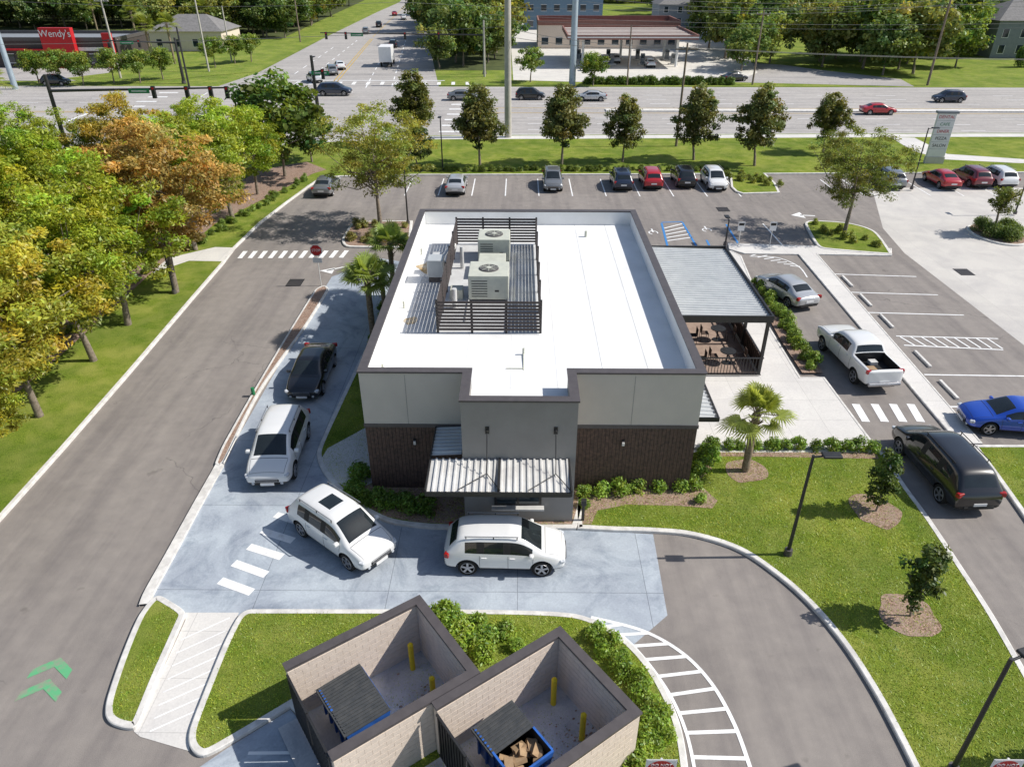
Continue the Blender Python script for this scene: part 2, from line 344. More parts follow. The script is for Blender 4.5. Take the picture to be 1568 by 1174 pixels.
# ---------------------------------------------------------------- paint
pm=B(); Z=.012
def pl(a,b_,w=.11,m=WHITEP,z=Z): pm.quadline(G(*a),G(*b_),w,z,m)
for a,c in [((1275,420),(1403,424)),((1302,448),(1436,452)),((1330,479),(1476,483)),((1372,515),(1528,519)),((1384,529),(1536,536)),((1415,574),(1620,577)),((1455,623),(1700,626))]: pl(a,c)
for i in range(9):
    f=i/9.; pl((1378+150*f,516+3*f),(1390+150*f+12,530+5*f),.1,WHITEP,Z+.002)
x0,yr=G(676,285)
for i in range(-1,14):
    x=x0+i*3.07
    if i in(10,11): continue
    pm.quadline((x,65.6),(x,71.4),.11,Z,WHITEP)
for i in range(11,20): pm.quadline((x0+i*3.0+6,66),(x0+i*3.0+6,71.6),.11,Z,WHITEP)
for a,c in [((1013,342),(1022,377)),((1045,341),(1066,377)),((1013,341),(1045,340))]: pl(a,c,.16,BLUEP)
for i in range(5):
    f=i/5; pl((1017+6*f,350+24*f),(1045+18*f,343+26*f),.14,WHITEP)
for a,c in [((1086,378),(1110,378)),((1112,344),(1132,376)),((1132,377.5),(1142,378)),((1086,376),(1082,368))]: pl(a,c,.16,BLUEP)
pl((975,342),(985,377)); pl((1168,343),(1200,378))
for px,py in ((1082,352),(1000,356)):
    c_=G(px,py); pm.path([(c_[0]+.35*math.cos(a*.6-.5),c_[1]-.1+.4*math.sin(a*.6-.5)) for a in range(9)],.1,Z,WHITEP); pm.quadline((c_[0],c_[1]),(c_[0],c_[1]+.8),.12,Z+.001,WHITEP)
for i in range(11):
    x=372+i*15.5; pl((x-5,396-i*.1),(x+4,385-i*.1),.34)
for c,d in [((345,893),(382,905)),((366,866),(404,878)),((389,841),(428,851)),((409,817),(445,826)),((430,792),(460,800))]:
    pl((c[0]-8,c[1]-4),(d[0]+4,d[1]+2),.34)
for x in (1310,1339,1367,1394): pl((x,619),(x+16,646),.38)
pl((500,415),(545,405),.15); ax=G(500,415); pm.add([(ax[0]-.5,ax[1],Z),(ax[0]+.5,ax[1]-.55,Z),(ax[0]+.5,ax[1]+.55,Z)],[(0,1,2)],WHITEP)
ax=G(1220,330); pm.add([(ax[0]-.5,ax[1],Z),(ax[0]+.5,ax[1]-.8,Z),(ax[0]+.5,ax[1]+.8,Z)],[(0,1,2)],WHITEP); pl((1225,330),(1248,331),.2)
for i in range(7):
    f=i/7; pl((1150+f*70,392+f*18),(1165+f*70,388+f*24),.12)
pm.path(smooth([G(*p) for p in [(1148,393),(1190,395),(1222,408),(1236,425)]],6,False),.1,Z+.001,WHITEP)
inner=smooth([G(*p) for p in [(905,952),(950,972),(988,1010),(1026,1064),(1051,1122),(1066,1190)]],8,False)
outer=smooth([G(*p) for p in [(905,945),(985,966),(1045,1000),(1090,1047),(1125,1110),(1152,1185)]],8,False)
pm.path(outer,.12,Z,WHITEP); pm.path(inner,.1,Z,WHITEP)
for k in range(4,len(inner)-2,4):
    a=inner[k]; c=outer[min(len(outer)-1,k+1)]; pm.quadline(a,c,.12,Z+.001,WHITEP)
for i in range(8):
    y=960+i*20; pl((352-i*6.6,y-14),(277-i*6.8,y+20),.05,WHITEP,.0165)
def chev(px,py):
    x,y=G(px,py); s=.62
    pm.add([(x-s,y-.32,Z),(x,y+.12,Z),(x,y+.48,Z),(x-s,y+.02,Z)],[(0,1,2,3)],GREENP); pm.add([(x,y+.12,Z),(x+s,y-.32,Z),(x+s,y+.02,Z),(x,y+.48,Z)],[(0,1,2,3)],GREENP)
chev(80,1026); chev(63,1060)
pl((380,1153),(470,1152),.1)
def dash(y,x0,x1,on=3,off=6):
    x=x0
    while x<x1: pm.quadline((x,y),(x+on,y),.18,.0,WHITEP); x+=on+off
for y in (94.3,97.9,101.5,112.3,116,119.6): dash(y,-8,260); dash(y,-200,-60)
pm.quadline((-6,91.6),(260,91.6),.2,0,WHITEP); pm.quadline((-6,126.6),(260,126.6),.2,0,WHITEP); pm.quadline((-200,90),(-60,90),.2,0,WHITEP)
pm.quadline((-8,105.2),(260,105.2),.18,0,YELP); pm.quadline((-8,108.8),(260,108.8),.18,0,YELP); pm.quadline((-200,105),(-62,105),.18,0,YELP);pm.quadline((-200,105.6),(-62,105.6),.18,0,YELP)
for i in range(9): pm.quadline((-10,93+i*3.7),(-7,93+i*3.7),.7,.001,WHITEP)
for i in range(14): pm.quadline((-40+i*2.4,129.5),(-40.2+i*2.4,132.5),.6,.006,WHITEP)
pm.quadline((-42,134),(-13,134),.5,.006,WHITEP)
for i in range(9): pm.quadline((-57,90+i*3.9),(-54,90+i*3.9),.7,.001,WHITEP)
pm.quadline((-59.5,90),(-59.5,104),.5,.001,WHITEP)
for a,c in [((215,205),(330,135)),((130,205),(215,168)),((420,135),(515,70)),((455,135),(550,60)),((560,135),(600,60)),((600,133),(622,60))]:
    A=Vector(G(*a));C=Vector(G(*c)); n=int((C-A).length/7)
    for i in range(n):
        p=A.lerp(C,i/n); q=A.lerp(C,(i+.45)/n); pm.quadline(p,q,.2,.007,WHITEP)
for a,c in [((505,132),(568,60)),((511,132),(571,60)),((571,57),(625,5))]: pl(a,c,.18,YELP,.006)
pm.obj('pavement_markings')
med=B(); med.box(12,260,106.2,107.8,-.02,.14,KERB); med.obj('median_kerb')
ws=B()
for x,y in [(1297,432),(1325,461),(1357,493),(1412,551),(1452,598)]:
    p=G(x,y); ws.box(p[0]-.08,p[0]+.08,p[1]-.9,p[1]+.9,.0,.13,KERB,ch=.03)
ws.obj('wheel_stops')
gr=B()
for x,y in [(1107,321),(1476,417),(452,433)]:
    p=G(x,y); gr.box(p[0]-.5,p[0]+.5,p[1]-.6,p[1]+.6,-.02,.014,TRIM)
    for k in range(6): gr.box(p[0]-.45,p[0]+.45,p[1]-.52+k*.2,p[1]-.44+k*.2,.014,.022,CAP)
gr.obj('drain_grate')

# ---------------------------------------------------------------- restaurant
rest=empty('restaurant_building')
X0,X1,Y0,Y1=-6.03,7.02,23.55,43.4; BX0,BX1,BY=-2.05,2.12,21.55
HP=5.6; RZ=4.8; t=.25
w=B()
def wall(x0,x1,y0,y1,z0,z1,m): w.box(x0,x1,y0,y1,z0,z1,m)
wall(X0,BX0,Y0,Y0+t,3.3,HP,STUC); wall(BX1,X1,Y0,Y0+t,3.3,HP,STUC)
wall(X0,X0+t,Y0+t,Y1-t,3.3,HP,STUC); wall(X1-t,X1,Y0+t,Y1-t,3.3,HP,STUC); wall(X0,X1,Y1-t,Y1,0,HP,STUC)
wall(BX0,BX1,BY,BY+t,0.0,HP,STUC2); wall(BX0,BX0+t,BY+t,Y0+t,0,HP,STUC2); wall(BX1-t,BX1,BY+t,Y0+t,0,HP,STUC2)
wall(X0+.03,BX0,Y0+.03,Y0+t,0,3.15,TRIM); wall(BX1,X1-.03,Y0+.03,Y0+t,0,3.15,TRIM)
wall(X0+.03,X0+t,Y0+t,Y1-t,0,3.15,TRIM); wall(X1-t,X1-.03,Y0+t,Y1-t,0,3.15,TRIM)
for x in (-4.3,4.4): w.box(x-.01,x+.01,Y0-.003,Y0,3.3,HP-.1,STUC2)
w.obj('walls',rest)
s=B(); rr=random.Random(3)
def boards(x0,x1,y):
    n=int((x1-x0)/.145)
    for i in range(n):
        a=x0+i*(x1-x0)/n; s.box(a+.004,a+(x1-x0)/n-.008,y,y+.03+rr.random()*.004,.1,3.15,WOOD)
boards(X0+.02,BX0,Y0); boards(BX1,X1-.02,Y0)
for xx,yy in ((X0,1),(X1-.03,1)):
    n=110
    for i in range(n):
        a=Y0+.03+i*(Y1-Y0-.3)/n; s.box(xx,xx+.03,a+.004,a+(Y1-Y0-.3)/n-.012,.1,3.15,WOOD)
s.obj('wood_siding',rest)
s=B(); s.box(X0-.03,BX0,Y0-.03,Y0+.1,3.15,3.3,CAP); s.box(BX1,X1+.03,Y0-.03,Y0+.1,3.15,3.3,CAP); s.box(X0-.03,X0+.1,Y0+.1,Y1,3.15,3.3,CAP); s.box(X1-.1,X1+.03,Y0+.1,Y1,3.15,3.3,CAP)
s.box(X0-.02,BX0,Y0-.02,Y0+.02,0,.1,CAP); s.box(BX1,X1+.02,Y0-.02,Y0+.02,0,.1,CAP); s.obj('wall_band',rest)
s=B(); o=.05;c1=HP+.07;q=t+.05
s.box(X0-o,BX0+q,Y0-o,Y0+q,HP,c1,CAP); s.box(BX1-q,X1+o,Y0-o,Y0+q,HP,c1,CAP)
s.box(X0-o,X0+q,Y0+q,Y1-q,HP,c1,CAP); s.box(X1-q,X1+o,Y0+q,Y1-q,HP,c1,CAP); s.box(X0-o,X1+o,Y1-q,Y1+o,HP,c1,CAP)
s.box(BX0-o,BX0+q,BY+q,Y0-o,HP,c1,CAP); s.box(BX1-q,BX1+o,BY+q,Y0-o,HP,c1,CAP); s.box(BX0-o,BX1+o,BY-o,BY+q,HP,c1,CAP)
s.obj('parapet_cap',rest)
s=B()
s.box(X0+t,X1-t,Y0+t,Y1-t,RZ-.3,RZ,ROOF); s.box(BX0+t,BX1-t,BY+t,Y0+t-.001,RZ-.3,RZ,ROOF)
i_=.02
s.box(X0+t,X0+t+i_,Y0+t,Y1-t,RZ,HP-.01,ROOF); s.box(X1-t-i_,X1-t,Y0+t,Y1-t,RZ,HP-.01,ROOF); s.box(X0+t+i_,X1-t-i_,Y1-t-i_,Y1-t,RZ,HP-.01,ROOF)
for k in range(1,7):
    x=X0+t+k*1.83
    if k<5: s.box(x-.03,x+.03,Y0+t,Y1-t,RZ,RZ+.006,ROOF)
    else: s.box(x-.012,x+.012,Y0+t,Y1-t,RZ,RZ+.006,ROOFG)
s.box(-5.0,-3.65,28.3,39.8,RZ,RZ+.008,ROOFG); s.box(-3.65,.9,28.3,39.8,RZ,RZ+.009,ROOFG)
s.obj('roof',rest)
s=B()
def blot(cx,cy,r,z,seed):
    rn=random.Random(seed); p=smooth([(cx+r*rn.uniform(.5,1.1)*math.cos(a*math.pi/5),cy+r*1.5*rn.uniform(.5,1.1)*math.sin(a*math.pi/5)) for a in range(10)])
    s.add([(x,y,z) for x,y in p],[list(range(len(p)))],STAIN)
blot(-4.7,36.3,.8,RZ+.012,1); blot(-4.9,29.6,.32,RZ+.012,5); s.obj('rust_stain',rest)
s=B(); s.cyl((0.2,25.2,RZ),(0.2,26.5,RZ+.05),.03,.03,6,ACM); s.cyl((0.2,26.5,RZ),(0.2,26.5,RZ+.3),.05,.05,8,ACM)
s.cyl((-.5,25.3,RZ+.02),(0.2,25.3,RZ+.02),.025,.025,6,ACM); s.box(1.3,1.8,22.4,23.1,RZ,RZ+.03,ROOFG)
s.cyl((3.9,41,RZ),(3.9,41,RZ+.35),.08,.08,8,ACM)
for y in (25,31,38): s.cyl((-5.4,y,RZ),(-5.4,y,RZ+.35),.05,.05,8,ACM)
s.obj('roof_vents',rest)
s=B(); sx0,sx1,sy0,sy1,st=-3.55,.95,28.4,39.6,6.35
for k in range(9):
    z=RZ+.15+k*.16
    s.box(sx0,sx1,sy0,sy0+.04,z,z+.10,DARKB); s.box(sx0,sx1,sy1,sy1+.04,z,z+.10,DARKB)
    s.box(sx0,sx0+.04,sy0+.05,sy1-.01,z,z+.10,DARKB); s.box(sx1-.04,sx1,sy0+.05,sy1-.01,z,z+.10,DARKB)
for x,y in [(sx0,sy0),(sx0+1.5,sy0),(sx0+3,sy0),(sx1,sy0),(sx0,sy1),(sx0+1.5,sy1),(sx0+3,sy1),(sx1,sy1)]+[(xx,sy0+k*2.2) for xx in(sx0,sx1) for k in range(1,5)]:
    s.box(x-.05,x+.05,y+.041,y+.14,RZ,st+.02,BLACK)
s.obj('equipment_screen',rest)
def acunit(x,y,sx,sy,sz,nm='rooftop_ac_unit'):
    s=B(); z0=RZ+.12; s.box(x-sx*.45,x+sx*.45,y-sy*.45,y+sy*.45,RZ,z0,CAP); s.box(x-sx/2,x+sx/2,y-sy/2,y+sy/2,z0,z0+sz,ACM,ch=.03)
    for k in range(7): s.box(x-sx*.42,x-.05,y-sy/2-.012,y-sy/2,z0+.15+k*(sz-.3)/7,z0+.19+k*(sz-.3)/7,SEAM)
    s.box(x+.05,x+sx*.44,y-sy/2-.015,y-sy/2,z0+.1,z0+sz-.1,ACM); s.box(x+.3,x+.5,y-sy/2-.02,y-sy/2-.015,z0+.4,z0+.5,BLACK)
    zt=z0+sz; s.cyl((x,y,zt),(x,y,zt+.05),.48,.46,24,CAP); s.cyl((x,y,zt+.05),(x,y,zt+.07),.12,.12,10,ACM)
    for a in range(4): s.box(-.44,.44,-.015,.015,zt+.052,zt+.062,ACM,T=Matrix.Translation((x,y,0))@Matrix.Rotation(a*math.pi/4,4,'Z'))
    for a in range(1,5):
        r_=a*.1
        for q_ in range(20):
            t0=q_*math.pi/10; t1=t0+math.pi/10; s.cyl((x+r_*math.cos(t0),y+r_*math.sin(t0),zt+.066),(x+r_*math.cos(t1),y+r_*math.sin(t1),zt+.066),.006,.006,3,ACM,cap=False)
    s.obj(nm,rest)
acunit(-1.35,37.6,1.7,1.7,1.2); acunit(-1.45,32.7,1.9,1.9,1.2)
s=B(); s.box(-2.1,-.7,34.5,36.3,RZ,RZ+.75,ACM,ch=.03); s.box(-4.6,-3.8,34.0,34.9,RZ+.3,RZ+1.2,METALB,ch=.03); s.box(-4.55,-3.85,34.1,34.8,RZ,RZ+.3,CAP); s.box(-4.5,-4.0,35.2,35.8,RZ,RZ+1.0,METAL,ch=.05)
s.cyl((-4.2,36.6,RZ),(-3.6,38.0,RZ+.55),.25,.2,14,METAL); s.box(-4.7,-3.7,36.0,36.9,RZ,RZ+.35,METAL,ch=.03)
s.cyl((-3.0,31,RZ),(-3,31,RZ+1.0),.12,.12,10,METAL); s.cyl((-3.0,36,RZ),(-3,36,RZ+1.2),.1,.1,10,METAL); s.box(-3.3,-2.7,32,32.6,RZ,RZ+.5,ACM,ch=.02)
s.cyl((-2.4,29.5,RZ+.1),(-2.4,36,RZ+.1),.03,.03,6,METAL); s.cyl((-.2,29.5,RZ+.1),(-.2,38,RZ+.1),.03,.03,6,METAL); s.obj('exhaust_fans',rest)
def ribbed(b_,x0,x1,y0,y1,z0,z1,mat,pitch=.3,along='y',rib=.045,edge=.03):
    n=int(round((x1-x0)/pitch)); pr=[]
    for i in range(n):
        a=x0+i*(x1-x0)/n; p=(x1-x0)/n
        pr+= [(a,0),(a+p*.62,0),(a+p*.70,rib),(a+p*.92,rib)]
    pr.append((x1,0)); vs=[];fs=[]
    for (u,dz) in pr:
        vs.append((u,y0,z0+dz)); vs.append((u,y1,z1+dz))
    for i in range(len(pr)-1): fs.append((2*i,2*i+2,2*i+3,2*i+1))
    if along=='x': vs=[(v,u_,z) for (u_,v,z) in vs]; fs=[f[::-1] for f in fs]
    b_.add(vs,fs,mat)
s=B(); ax0,ax1=-3.25,1.9
ribbed(s,ax0+.06,ax1-.06,19.75,21.5,2.98,3.12,METAL,.24,rib=.06)
for x in (ax0,ax1-.06): s.box(x,x+.06,19.7,21.55,2.86,3.16,BLACK)
s.box(ax0+.06,ax1-.06,19.7,19.75,2.84,3.03,BLACK); s.box(ax0+.06,ax1-.06,19.76,21.5,2.86,2.88,BLACK); s.box(-.72,-.66,19.76,21.5,3.0,3.2,BLACK)
ribbed(s,21.7,23.5,-3.2,-2.1,3.14,3.2,METALB,.24,'x'); s.box(-3.25,-3.2,21.6,23.5,3.0,3.22,BLACK)
for x in (-1.12,1.35):
    s.cyl((x,BY-.02,4.4),(x,BY-.16,4.4),.05,.05,8,BLACK); s.cyl((x,BY-.14,4.38),(x-.0,20.6,3.15),.018,.018,6,BLACK)
    s.box(x-.07,x+.07,BY-.03,BY-.001,4.25,4.55,BLACK)
    s.cyl((x,20.6,3.17),(x-1.0,19.78,3.07),.018,.018,6,BLACK); s.cyl((x,20.6,3.17),(x+.5,19.78,3.07),.018,.018,6,BLACK)
s.obj('drive_through_awning',rest)
s=B(); s.box(-.9,.9,BY-.05,BY-.002,.95,2.3,BLACK); s.box(-.8,-.04,BY-.06,BY-.05,1.05,2.2,WGLASS); s.box(.04,.8,BY-.06,BY-.05,1.05,2.2,WGLASS); s.box(-1.0,1.0,BY-.3,BY-.06,.88,.95,METAL)
s.obj('drive_through_window',rest)
s=B()
for x in (-4.1,4.15):
    s.box(x-.06,x+.06,Y0-.1,Y0-.001,2.35,2.6,BLACK,ch=.01); s.box(x-.05,x+.05,Y0-.16,Y0-.1,2.4,2.55,METAL,ch=.01)
s.obj('wall_lamps',rest)
s=B(); 
for yy in (26,29.5,33.5,37.5,41):
    s.box(X1,X1+.05,yy-.9,yy+.9,.6,2.8,BLACK); s.box(X1+.05,X1+.06,yy-.82,yy+.82,.7,2.7,WGLASS)
for yy in (30,34,39):
    s.box(X0-.05,X0,yy-.9,yy+.9,.6,2.8,BLACK); s.box(X0-.06,X0-.05,yy-.82,yy+.82,.7,2.7,WGLASS)
s.obj('windows',rest)
can=B(); ribbed(can,33.1,43.0,7.1,12.75,3.45,3.3,METALB,.3,'x',rib=.05)
can.box(7.08,12.8,33.0,33.08,3.15,3.52,BLACK); can.box(7.08,12.8,43.02,43.1,3.15,3.52,BLACK); can.box(12.75,12.83,33.08,43.02,3.15,3.48,BLACK)
can.box(7.1,12.75,33.1,43.0,3.2,3.23,DARKB)
for y in (33.2,36.5,39.8,42.9): can.box(12.55,12.7,y-.08,y+.08,.12,3.2,BLACK)
ribbed(can,24.2,32.5,7.1,7.95,3.25,3.2,METALB,.3,'x'); can.box(7.95,8.0,24.1,32.6,3.1,3.3,BLACK); can.box(7.08,7.95,24.1,24.15,3.1,3.3,BLACK)
can.obj('patio_canopy',rest)
pf=B()
for k in range(34):
    y=33.3+k*.29; pf.box(12.60,12.63,y,y+.03,.2,1.15,BLACK)
for k in range(20):
    x=9.4+k*.16; pf.box(x,x+.03,32.9,32.93,.2,1.15,BLACK)
pf.box(12.58,12.65,33.2,43,1.15,1.2,BLACK); pf.box(9.3,12.65,32.88,32.95,1.15,1.2,BLACK); pf.box(9.3,12.65,32.88,32.95,.18,.22,BLACK)
pf.box(12.66,12.72,33.3,42.8,.12,1.0,WOOD); pf.box(9.35,9.45,32.85,32.98,.12,1.25,BLACK)
pf.obj('patio_railing')
sheet('patio_paving',[(7.15,33.0),(12.5,33.0),(12.5,42.9),(7.15,42.9)],.1265,DECK,True)
def table(x,y,rz=0):
    b=B(); b.cyl((0,0,.70),(0,0,.74),.42,.42,16,BLACK); b.cyl((0,0,0),(0,0,.70),.04,.04,8,BLACK); b.cyl((0,0,0),(0,0,.03),.25,.25,12,BLACK); b.obj('patio_table',None,(x,y,.13),rz)
def chair(x,y,rz):
    b=B(); b.box(-.22,.22,-.22,.22,.43,.46,WOOD,ch=.01); b.box(-.22,.22,.19,.22,.5,.88,WOOD,ch=.01)
    for a in(-.2,.2):
        for c in(-.2,.2): b.cyl((a,c,0),(a,c,.9 if c>0 else .43),.015,.015,6,BLACK)
    b.obj('patio_chair',None,(x,y,.13),rz)
for x,y in [(9.0,34.0),(11.2,34.3),(9.1,36.7),(11.3,37)]:
    table(x,y); chair(x-.75,y,math.pi/2); chair(x+.75,y,-math.pi/2)

# ---------------------------------------------------------------- dumpster enclosures
ANG=math.atan2(2.45,3.4)
CONCF=concrete('enclosure_slab',(.66,.65,.64),2.2,0,.35,.5,.25)
def enclosure(p,L_,W_,nm):
    root=empty(nm,(p[0],p[1],0),ANG); Hh=2.2
    b=B(); T=.2
    b.box(0,L_,-T,0,.1,Hh,BLOCK); b.box(L_-T,L_,-W_+T,-T,.1,Hh,BLOCK); b.box(0,L_,-W_,-W_+T,.1,Hh,BLOCK)
    b.obj('block_walls',root)
    m=B()
    for k in range(10):
        z0=.12+k*.2
        off=.2 if k%2 else 0
        x=-off
        while x<L_-T:
            a=max(x,.0); c=min(x+.392,L_-T-.01)
            if c-a>.05: m.box(a,c,-T-.01,-T,z0,z0+.188,BLOCK); m.box(a,c,-W_-.01,-W_,z0,z0+.188,BLOCK)
            x+=.4
        y=-W_+T-off
        while y<-T-.02:
            a=max(y,-W_+T); c=min(y+.392,-T-.02)
            if c-a>.05: m.box(L_-T-.01,L_-T,a,c,z0,z0+.188,BLOCK)
            y+=.4
    m.obj('block_courses',root)
    c=B(); o=.04
    c.box(-o,L_+o,-T-o,o,Hh,Hh+.08,CAP); c.box(L_-T-o,L_+o,-W_+T+o,-T-o,Hh,Hh+.08,CAP); c.box(-o,L_+o,-W_-o,-W_+T+o,Hh,Hh+.08,CAP)
    c.obj('wall_cap',root)
    f=B(); f.box(-.6,L_-T,-W_+T,-T,.1,.14,CONCF)
    f.obj('floor_slab',root)
    g=B()
    for k in range(2):
        y0=-T-.02-k*(W_-2*T)/2; y1=y0-(W_-2*T)/2+.04
        g.box(-.06,.0,y1,y0,2.0,2.08,BLACK); g.box(-.06,0,y1,y0,.25,.33,BLACK); g.box(-.04,-.02,y1+.02,y0-.02,.33,2.0,TRIM)
        n=10
        for i in range(n): 
            yy=y1+(y0-y1)*i/n; g.box(-.07,-.04,yy,yy+.05,.3,2.03,BLACK)
    g.obj('gate',root)
    lt=B(); rn=random.Random(int(p[0]*10))
    for i in range(70):
        x=rn.gauss(L_-.9,.5); y=rn.gauss(-W_*.55,.4)
        if .3<x<L_-T-.05 and -W_+T+.05<y<-T-.05:
            r_=rn.uniform(.02,.06); a_=rn.uniform(0,6); lt.add([(x+r_*math.cos(a_+q*1.57),y+r_*math.sin(a_+q*1.57)*.7,.145+.01*rn.random()) for q in range(4)],[(0,1,2,3)],MULCH)
    lt.obj('leaf_litter',root)
    return root
sheet('enclosure_apron',[G(445,1086),G(350,1144),G(120,1300),G(420,1800),G(1000,1800)],.006,CONCB,True)
e1=enclosure((-6.45,13.2),4.25,3.35,'dumpster_enclosure'); e2=enclosure((-2.2,12.05),4.25,3.35,'dumpster_enclosure')
def dumpster(root_p,lx,ly,openlid):
    M4=Matrix.Translation((root_p[0],root_p[1],0))@Matrix.Rotation(ANG,4,'Z')
    p=M4@Vector((lx,ly,0)); b=B()
    W=1.8;D=1.3; z1_=1.25
    def bin_(t0,t1,z0,z1,mat):
        vs=[(-W/2+t0,-D/2+t0,z0),(W/2-t0,-D/2+t0,z0),(W/2-t0,D/2-t0,z0),(-W/2+t0,D/2-t0,z0),(-W/2+t1,-D/2+t1,z1),(W/2-t1,-D/2+t1,z1),(W/2-t1,D/2-t1,z1),(-W/2+t1,D/2-t1,z1)]
        b.add(vs,[(0,1,5,4),(1,2,6,5),(2,3,7,6),(3,0,4,7),(3,2,1,0)],mat)
    bin_(.12,0,.1,z1_,BLUEM); bin_(.16,.05,.2,z1_-.01,TRIM)
    zr=z1_
    for x in(-W/2,W/2-.06): b.box(x,x+.06,-D/2,D/2,zr-.05,zr+.01,BLUEM)
    b.box(-W/2+.06,W/2-.06,-D/2-.02,-D/2+.04,zr-.05,zr+.01,BLUEM); b.box(-W/2+.06,W/2-.06,D/2-.04,D/2+.02,zr-.05,zr+.01,BLUEM)
    for x in (-W/2-.09,W/2+.01): b.box(x,x+.08,-.45,.45,.78,.92,BLUEM,ch=.01)
    for x in(-.7,-.35,0,.35,.7): b.box(x-.03,x+.03,-D/2-.01,-D/2+.06,.35,1.15,BLUEM)
    for x in (-.6,.6): 
        for y in (-.4,.4): b.cyl((x-.03,y,.08),(x+.03,y,.08),.08,.08,10,TIRE)
    def lid(x0,x1,slope=0):
        T=Matrix.Translation((0,D/2,zr+.03))@Matrix.Rotation(slope,4,'X')
        b.box(x0,x1,-D-.05,0,0,.03,LID,T)
        n=int((x1-x0)/.11)
        for i in range(n):
            xx=x0+.04+(x1-x0-.08)*i/n; b.box(xx,xx+.06,-D-.02,-.05,.03,.055,LID,T)
        b.box(x0,x1,-D-.08,-D-.05,-.05,.04,LID,T)
    if not openlid: lid(-W/2-.03,-.01,.05); lid(.01,W/2+.03)
    else:
        lid(-W/2-.03,.05,.05)
        rn=random.Random(4)
        for i in range(16):
            T=Matrix.Translation((rn.uniform(.05,.7),rn.uniform(-.5,.5),rn.uniform(.75,1.02)))@Matrix.Rotation(rn.uniform(0,3),4,'Z')@Matrix.Rotation(rn.uniform(-.6,.6),4,'X')
            b.box(-.18,.18,-.12,.12,-.05,.05,CARDB,T)
    b.obj('dumpster',None,(p.x,p.y,.14),ANG-math.pi/2+.03)
dumpster((-6.45,13.2),1.3,-1.5,False); dumpster((-2.2,12.05),1.45,-1.6,True)
def bollard(px,py,h=1.15):
    p=G(px,py,h+.14); b=B(); b.cyl((0,0,0),(0,0,h-.06),.085,.085,16,YEL); b.cyl((0,0,h-.06),(0,0,h),.085,.045,16,YEL); b.obj('bollard',None,(p[0],p[1],.14))
bollard(628,985); bollard(661,1036); bollard(849,1038); bollard(894,1092)

# ---------------------------------------------------------------- vegetation
def leafcloud(rng,cen,rad,nleaf,leaf,flat,asp,cl,hue):
    N=len(cen)*nleaf; c=np.repeat(cen,nleaf,0); r=np.repeat(rad,nleaf); L_=np.repeat(cl,nleaf); Hh=np.repeat(hue,nleaf)
    d=rng.normal(size=(N,3)); d/=np.linalg.norm(d,axis=1)[:,None]; q=rng.random(N)**.5*(1+.25*rng.random(N))
    p=c+d*(r*q)[:,None]*np.array([1,1,flat])
    n=d*.45+rng.normal(size=(N,3))*.5+np.array([.25,0,.65]); n/=np.linalg.norm(n,axis=1)[:,None]
    t_=np.cross(n,rng.normal(size=(N,3))); t_/=np.linalg.norm(t_,axis=1)[:,None]; b_=np.cross(n,t_)
    s=(leaf*(.6+.8*rng.random(N)))[:,None]
    V=np.stack([p+t_*s,p+b_*s*asp,p-t_*s,p-b_*s*asp],1).reshape(-1,3)
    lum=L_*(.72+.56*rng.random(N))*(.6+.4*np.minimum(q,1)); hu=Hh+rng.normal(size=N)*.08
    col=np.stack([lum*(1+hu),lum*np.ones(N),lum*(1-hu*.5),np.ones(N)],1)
    return V,np.repeat(col,4,0)
def finish(name,V,C,extra,leafmat=None):
    nq=len(V)//4; nv=len(V)
    verts=V.tolist()+extra.v; faces=np.arange(nv).reshape(-1,4).tolist()+[[i+nv for i in f] for f in extra.f]
    me=bpy.data.meshes.new(name); me.from_pydata(verts,[],faces); me.materials.append(leafmat or LEAF)
    for m in extra.mats: me.materials.append(m)
    mi=[0]*nq+[k+1 for k in extra.m]; me.polygons.foreach_set('material_index',mi); me.polygons.foreach_set('use_smooth',[False]*nq+extra.sm)
    a=me.color_attributes.new('Col','FLOAT_COLOR','POINT'); full=np.ones((len(verts),4),dtype=np.float32); full[:nv]=C; a.data.foreach_set('color',full.ravel()); me.update(); return me
